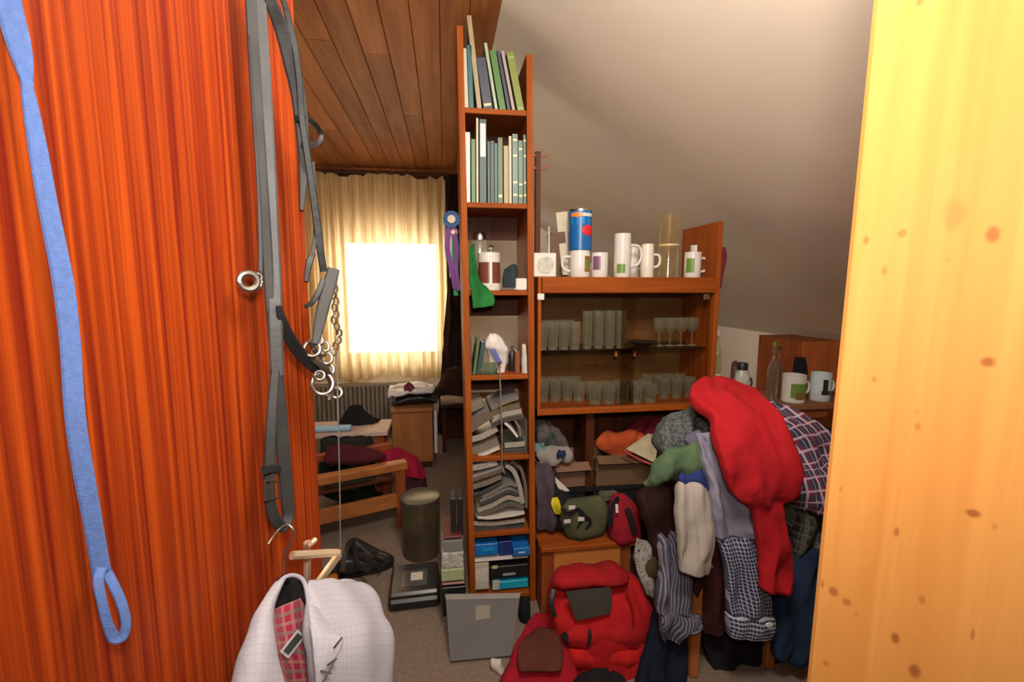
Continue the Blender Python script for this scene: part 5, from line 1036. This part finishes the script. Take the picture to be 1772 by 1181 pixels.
gar('navy_trousers', 'dark navy trousers hanging between rucksack and chair leg', 'trousers', [(1132, 1060, 1172, 1060, 1.50, .03), (1122, 1100, 1184, 1105, 1.49, .045), (1112, 1140, 1186, 1145, 1.47, .05), (1100, 1182, 1186, 1185, 1.44, .05), (1098, 1205, 1186, 1205, 1.43, .04)], fabric('dark_navy', (.012, .016, .034), (.009, .011, .022)), n=30, seed=3)
soft('white_floral_cloth', 'narrow white and grey printed cloth between rucksack and striped shirt', 'cloth', [(1102, 932, 1118, 935, 1.66, .015), (1099, 955, 1128, 950, 1.64, .025), (1102, 985, 1122, 985, 1.62, .02), (1110, 1005, 1130, 1008, 1.60, .02), (1118, 1032, 1128, 1032, 1.60, .012)], mottle('floral', [(.03, .03, .03), (.40, .38, .35), (.10, .10, .08), (.5, .47, .43)], 45), n=20, rough=.008)
soft('brown_bag', 'dark olive-brown bag between rucksack and striped shirt', 'bag', [(1122, 962, 1138, 960, 1.62, .02), (1117, 980, 1142, 980, 1.61, .03), (1120, 1004, 1140, 1004, 1.61, .03), (1126, 1018, 1136, 1018, 1.61, .015)], fabric('olive_brown', (.07, .045, .025)), n=18)
REDJ = fabric('red_jumper', (.40, .012, .018), (.33, .010, .014))
gar('red_jumper', 'bright red jumper thrown over the top of the clothes heap', 'jumper', [(1218, 657, 1248, 655, 1.56, .02), (1200, 668, 1285, 668, 1.52, .05), (1193, 686, 1308, 684, 1.47, .07), (1205, 704, 1322, 698, 1.42, .075), (1228, 722, 1340, 718, 1.38, .075), (1232, 745, 1355, 740, 1.34, .075), (1238, 770, 1368, 764, 1.31, .07), (1248, 798, 1377, 792, 1.29, .07), (1255, 824, 1384, 822, 1.28, .07), (1260, 846, 1380, 848, 1.28, .065), (1272, 860, 1374, 858, 1.28, .055), (1296, 876, 1354, 870, 1.29, .05), (1305, 895, 1355, 890, 1.29, .045), (1310, 925, 1361, 920, 1.29, .045), (1314, 958, 1366, 955, 1.29, .045), (1316, 992, 1370, 990, 1.29, .04), (1316, 1018, 1371, 1030, 1.29, .035)], REDJ, n=48, fold=.004, freq=38, rough=.007, sub=4, seed=1, flat=.42, crease=.013)
soft('red_cloth', 'red and green cloth on the floor behind the chair leg', 'cloth', [(1212, 1120, 1228, 1118, 1.56, .02), (1212, 1150, 1235, 1150, 1.54, .03), (1212, 1190, 1240, 1190, 1.5, .04)], fabric('dark_red_green', (.20, .012, .02), (.04, .05, .03)), n=18)

# ------------------------------------------------------------------ straps on the mahogany door
def ptn(p): return (O-p).normalized()
def strap(mb, pts, thick=.0022, off=.03, facing=True):
    Q = []; W = []
    for q in pts:
        x, y, w_ = q[:3]; o_ = q[3] if len(q) > 3 else off
        p = D(x, y, o_); Q.append(p); dd = (p-O).dot(fw); W.append(w_*dd/F/2)
    nrm = ptn(Q[len(Q)//2])
    return mb.tube(Q, W, flat=(1, thick, nrm), smooth=6)
BLUES = plain('blue_webbing', (.085, .16, .42), .85, var=.12, nscale=200, bmp=.3)
t = thing('blue_lead_strap', 'long blue webbing strap with a sewn loop hanging on the red-brown door', 'strap', D(100, 600, .02))
part(strap(MB(), [(5, -60, 34), (14, 0, 34), (28, 60, 34), (38, 100, 28), (46, 138, 17), (48, 160, 15)], .002, .012), 'upper_webbing', BLUES, t)
part(strap(MB(), [(46, 145, 14), (52, 180, 20), (66, 260, 25), (82, 350, 26), (96, 420, 27), (111, 500, 28), (122, 600, 27), (130, 720, 27), (145, 820, 27), (160, 900, 25), (173, 975, 25), (178, 1000, 25)], .002, .014), 'webbing', BLUES, t)
t2 = MB(); strap(t2, [(176, 985, 16, .018), (170, 1005, 15, .022), (176, 1040, 14, .026), (186, 1080, 14, .028), (198, 1104, 17, .03), (212, 1102, 16, .034), (218, 1080, 14, .036), (212, 1050, 14, .034), (200, 1020, 14, .028), (185, 992, 15, .02)], .002); part(t2, 'loop', BLUES, t)
LEATH = plain('grey_leather', (.030, .030, .031), .6, var=.3, nscale=14, bmp=.1, spec=.3); LDARK = plain('dark_leather', (.014, .015, .017), .5, var=.3, nscale=20, bmp=.1, spec=.3); STEEL = plain('bit_steel', (.27, .24, .21), .3, .9, var=.2)
def ringo(mb, px, py, rpx, tpx, off=.05, tilt=0.0, sq=1.0):
    p = D(px, py, off); d = (p-O).dot(fw)/F; n = ptn(p); n = (n+Vector((tilt, 0, tilt*.5))).normalized(); u = n.cross(Vector((0, 0, 1))).normalized(); v = u.cross(n)
    return mb.tube([p+(u*math.cos(a)*sq+v*math.sin(a))*rpx*d for a in [2*PI*k/12 for k in range(12)]], tpx*d, 8, closed=True, smooth=2)
t = thing('bridle', 'grey leather bridle with steel bit and chain hanging at the door edge', 'bridle', D(480, 500, .03))
part(strap(MB(), [(446, -60, 22), (448, 0, 22), (456, 120, 22), (464, 260, 22), (471, 400, 22), (475, 500, 23), (477, 580, 23), (480, 650, 22)], .003, .038), 'rein', plain('worn_grey_leather', (.045, .047, .05), .5, var=.3, nscale=16, bmp=.1, spec=.4), t, label='front rein of lighter worn grey leather')
part(strap(MB(), [(431, -60, 18), (434, 0, 18), (441, 120, 18), (450, 260, 18), (460, 400, 17), (466, 500, 16), (472, 580, 15), (476, 640, 14)], .003, .033), 'rein', LEATH, t, label='rear rein of darker grey leather')
part(strap(MB(), [(478, 640, 20), (484, 700, 21), (490, 780, 22), (496, 850, 21), (499, 890, 19), (492, 912, 18), (480, 905, 18), (470, 880, 18), (466, 845, 18), (467, 800, 17), (469, 740, 17), (473, 680, 15), (477, 640, 14)], .003, .037), 'rein_loop', LEATH, t)
part(strap(MB(), [(425, -60, 5), (428, 0, 5), (436, 150, 5), (446, 300, 6), (450, 400, 7), (451, 460, 8), (450, 482, 8)], .002, .03), 'cheek_strap', LDARK, t)
b_ = MB(); p = D(470, 852, .045); d = (p-O).dot(fw)/F
for a_, c_ in (((458, 833), (482, 833)), ((482, 833), (484, 862)), ((484, 862), (459, 866)), ((459, 866), (458, 833)), ((470, 833), (471, 866))): b_.tube([D(*a_, .045), D(*c_, .045)], 1.7*d)
part(b_, 'buckle', STEEL, t, True)
part(strap(MB(), [(458, 814, 15), (470, 812, 15), (480, 813, 15)], .005, .04), 'keeper', LDARK, t)
part(strap(MB(), [(455, -50, 22), (468, 0, 22), (487, 50, 24), (504, 110, 26), (515, 160, 24), (521, 210, 22), (525, 260, 19), (525, 310, 14), (522, 365, 6)], .004, .05), 'headpiece', LEATH, t)
part(strap(MB(), [(475, -50, 9), (496, 20, 10), (510, 80, 11), (518, 140, 11), (522, 200, 11), (532, 270, 11), (541, 330, 12), (549, 390, 13), (554, 430, 12), (560, 470, 12)], .003, .06), 'cheek_strap', LDARK, t)
part(strap(MB(), [(514, 204, 9), (530, 205, 9), (546, 216, 9), (556, 234, 9), (550, 248, 9), (534, 252, 9), (524, 250, 9)], .003, .055), 'loop', LDARK, t)
part(strap(MB(), [(541, 280, 7), (546, 350, 7), (545, 410, 7), (540, 442, 7)], .002, .055), 'throat_strap', LEATH, t)
part(strap(MB(), [(542, 440, 7), (536, 452, 12), (532, 470, 9), (530, 488, 7)], .004, .055), 'strap_end', LDARK, t)
part(strap(MB(), [(577, 466, 20), (571, 490, 22), (562, 520, 22), (555, 550, 20), (549, 580, 15), (545, 596, 10)], .003, .06), 'noseband', LEATH, t)
part(strap(MB(), [(482, 530, 9), (490, 560, 17), (504, 590, 20), (520, 612, 21), (536, 628, 21), (549, 640, 18)], .003, .045), 'curb_strap', LDARK, t)
part(strap(MB(), [(529, 531, 7), (541, 523, 9), (551, 506, 10), (559, 485, 9)], .002, .058), 'chin_strap', LDARK, t)
for x, y, r_, tr in ((430, 487, 14, 5.5), (446, 480, 6, 2.5)): part(ringo(MB(), x, y, r_, tr, .03, .2), 'ring', STEEL, t, True)
part(MB().tube([D(448, 470, .03), D(452, 482, .03), D(450, 497, .03), D(436, 502, .03)], .0028), 'hook', STEEL, t, True)
lk = [(577, 486), (580, 498), (577, 510), (582, 521), (579, 532), (582, 543), (578, 554), (583, 565), (587, 576), (586, 588), (581, 599), (577, 609)]
for i, (x, y) in enumerate(lk): part(ringo(MB(), x, y, 6.5, 1.9, .06, .5 if i % 2 else -.3, .62), 'chain_link', STEEL, t, True)
for x, y, r_, tr, sq in ((540, 604, 13, 3, 1), (552, 590, 6, 2.5, 1), (563, 600, 8, 2.5, .7), (565, 620, 10, 3, .9), (558, 664, 19, 3.6, .9), (570, 640, 9, 3, .8), (582, 680, 9, 3, 1), (553, 650, 8, 2.6, 1)):
    part(ringo(MB(), x, y, r_, tr, .055, .15, sq), 'bit_ring', STEEL, t, True)
part(MB().tube([D(542, 622, .055), D(556, 632, .06), D(568, 646, .06), D(574, 668, .06), D(569, 694, .06)], [.005, .006, .004]), 'bit_bar', STEEL, t, True)
part(MB().tube([D(536, 590, .055), D(548, 612, .055), D(561, 614, .055)], .004), 'bit_bar', STEEL, t, True)
part(MB().tube([D(583, 610, .06), D(585, 720, .06), D(588, 850, .058), D(589, 948, .055)], .0011, 6), 'cord', plain('cord_grey', (.12, .13, .13), .7), t, True)
# door hooks (above the frame) that carry them
for px, nm in ((14, 'hook'), (440, 'hook'), (468, 'hook')):
    p = D(px, -55, .0); part(MB().tube([p, p+DN*.03+Vector((0, 0, .012)), p+DN*.05, p+DN*.045+Vector((0, 0, .03))], .004), 'coat_hook', STEEL, door, True)

# ------------------------------------------------------------------ shirt on a wire hanger
pn = D(487, 918, .04); nk = D(490, 1000, .075); dn = (nk-O).dot(fw)
hg = thing('clothes_hanger', 'wire hooked clothes hanger hung in the rein loop', 'hanger', nk)
def at(px, py, dist):      # point of the room along the view at a horizontal distance
    r = ray(px, py); return O + r*(dist/r.dot(fw))
dh = (pn-O).dot(fw)
part(MB().tube([at(464, 943, dh-.03), at(472, 930, dh-.02), at(484, 916, dh-.006), at(497, 908, dh-.004), at(507, 916, dh-.004), at(507, 928, dh-.004), at(500, 945, dh-.004), at(492, 960, dh-.004), at(491, 980, dh), at(491, 1004, dh)], .0016, 8), 'hook', STEEL, hg, True)
nb = at(491, 1003, dh)
part(MB().tube([at(468, 1062, dh-.02), at(475, 1035, dh-.01), nb, at(560, 1030, dh+.08), at(630, 1050, dh+.13)], [.004, .006, .006]), 'shoulder_bar', BLACK, hg, True)
SH = plaid('white_check', (.37, .37, .42), [('u', 120, .16, 0, (.30, .29, .38), .45), ('v', 120, .16, 0, (.30, .29, .38), .45)])
PINKP = plaid('pink_plaid', (.30, .02, .055), [('u', 85, .35, 0, (.33, .20, .15), .5), ('v', 85, .35, .2, (.33, .20, .15), .5), ('u', 42, .16, .5, (.06, .11, .11), .5), ('v', 42, .16, .6, (.06, .11, .11), .5)])
sh = thing('checked_shirt', 'white finely checked shirt with pink plaid inside on the hanger', 'shirt', at(500, 1050, dh))
def lo(nm, rows, mt, **k):
    kw = dict(n=36, fold=.003, freq=70, rough=.003, seed=1, sub=6); kw.update(k)
    return part(MB().loft([(at(xl, yl, dl), at(xr, yr, dr), t_) for xl, yl, dl, xr, yr, dr, t_ in rows], **kw), nm, mt, sh, 'all')
d0 = dh
lo('front_right', [(534, 1008, d0-.01, 610, 1011, d0+.09, .004), (532, 1012, d0-.02, 630, 1015, d0+.11, .008), (532, 1024, d0-.03, 642, 1022, d0+.12, .012), (534, 1045, d0-.04, 652, 1040, d0+.12, .018), (536, 1085, d0-.055, 658, 1078, d0+.11, .03), (539, 1120, d0-.065, 672, 1106, d0+.10, .03), (541, 1150, d0-.07, 668, 1150, d0+.09, .03), (542, 1210, d0-.07, 666, 1210, d0+.08, .03)], SH)
lo('front_left', [(478, 1006, d0-.02, 492, 1002, d0-.005, .006), (462, 1030, d0-.045, 474, 1040, d0-.03, .008), (446, 1060, d0-.07, 466, 1075, d0-.05, .012), (430, 1100, d0-.095, 471, 1105, d0-.07, .016), (414, 1145, d0-.115, 480, 1142, d0-.08, .02), (400, 1200, d0-.13, 492, 1190, d0-.085, .02)], SH)
ln_ = lo('lining', [(474, 1055, d0-.012, 520, 1036, d0-.005, .003), (466, 1075, d0-.02, 532, 1060, d0-.01, .004), (472, 1115, d0-.03, 540, 1110, d0-.02, .004), (480, 1150, d0-.035, 542, 1150, d0-.025, .004), (490, 1205, d0-.04, 544, 1205, d0-.03, .004)], PINKP, n=24)
lo('collar_stand', [(482, 1006, d0+.012, 524, 1002, d0+.012, .004), (466, 1035, d0+.008, 530, 1030, d0+.012, .005), (462, 1070, d0-.0, 534, 1062, d0+.006, .005)], BLACKF, n=20)
part(MB().tube([at(462, 1046, d0-.05), at(474, 1022, d0-.03), at(488, 1003, d0-.008), at(505, 996, d0-.002), at(522, 1002, d0-.01), at(530, 1020, d0-.028), at(534, 1050, d0-.04)], .0028, 8), 'collar_edge', SH, sh, True)
a1 = at(492, 1134, d0-.038); a2 = at(522, 1096, d0-.03); dv_ = (a2-a1)
nr = ptn(a1); part(MB().tube([a1, a1.lerp(a2, .5), a2], .0075, flat=(1, .0012, nr)), 'label', plain('label_sheet', (.45, .45, .45), .6), ln_)
part(MB().tube([a1.lerp(a2, .1)+nr*.002, a1.lerp(a2, .5)+nr*.002, a2.lerp(a1, .1)+nr*.002], .0045, flat=(1, .0008, nr)), 'label_print', plain('label_black', (.03, .035, .04), .6), ln_)
lo('collar_flap', [(534, 1050, d0-.068, 552, 1055, d0-.06, .002), (537, 1080, d0-.082, 574, 1090, d0-.062, .0025), (541, 1110, d0-.092, 594, 1108, d0-.066, .0025), (544, 1150, d0-.098, 580, 1140, d0-.08, .002), (546, 1190, d0-.10, 560, 1180, d0-.09, .002)], SH, n=20)
for x0, y0, x1, y1 in ((578, 1122, 592, 1104), (567, 1152, 583, 1140), (555, 1162, 573, 1166)):
    part(MB().tube([at(x0, y0, d0-.105), at((x0+x1)/2, (y0+y1)/2, d0-.107), at(x1, y1, d0-.105)], .0012, 6), 'stitching', plain('dark_thread', (.06, .05, .05), .8), sh, True)
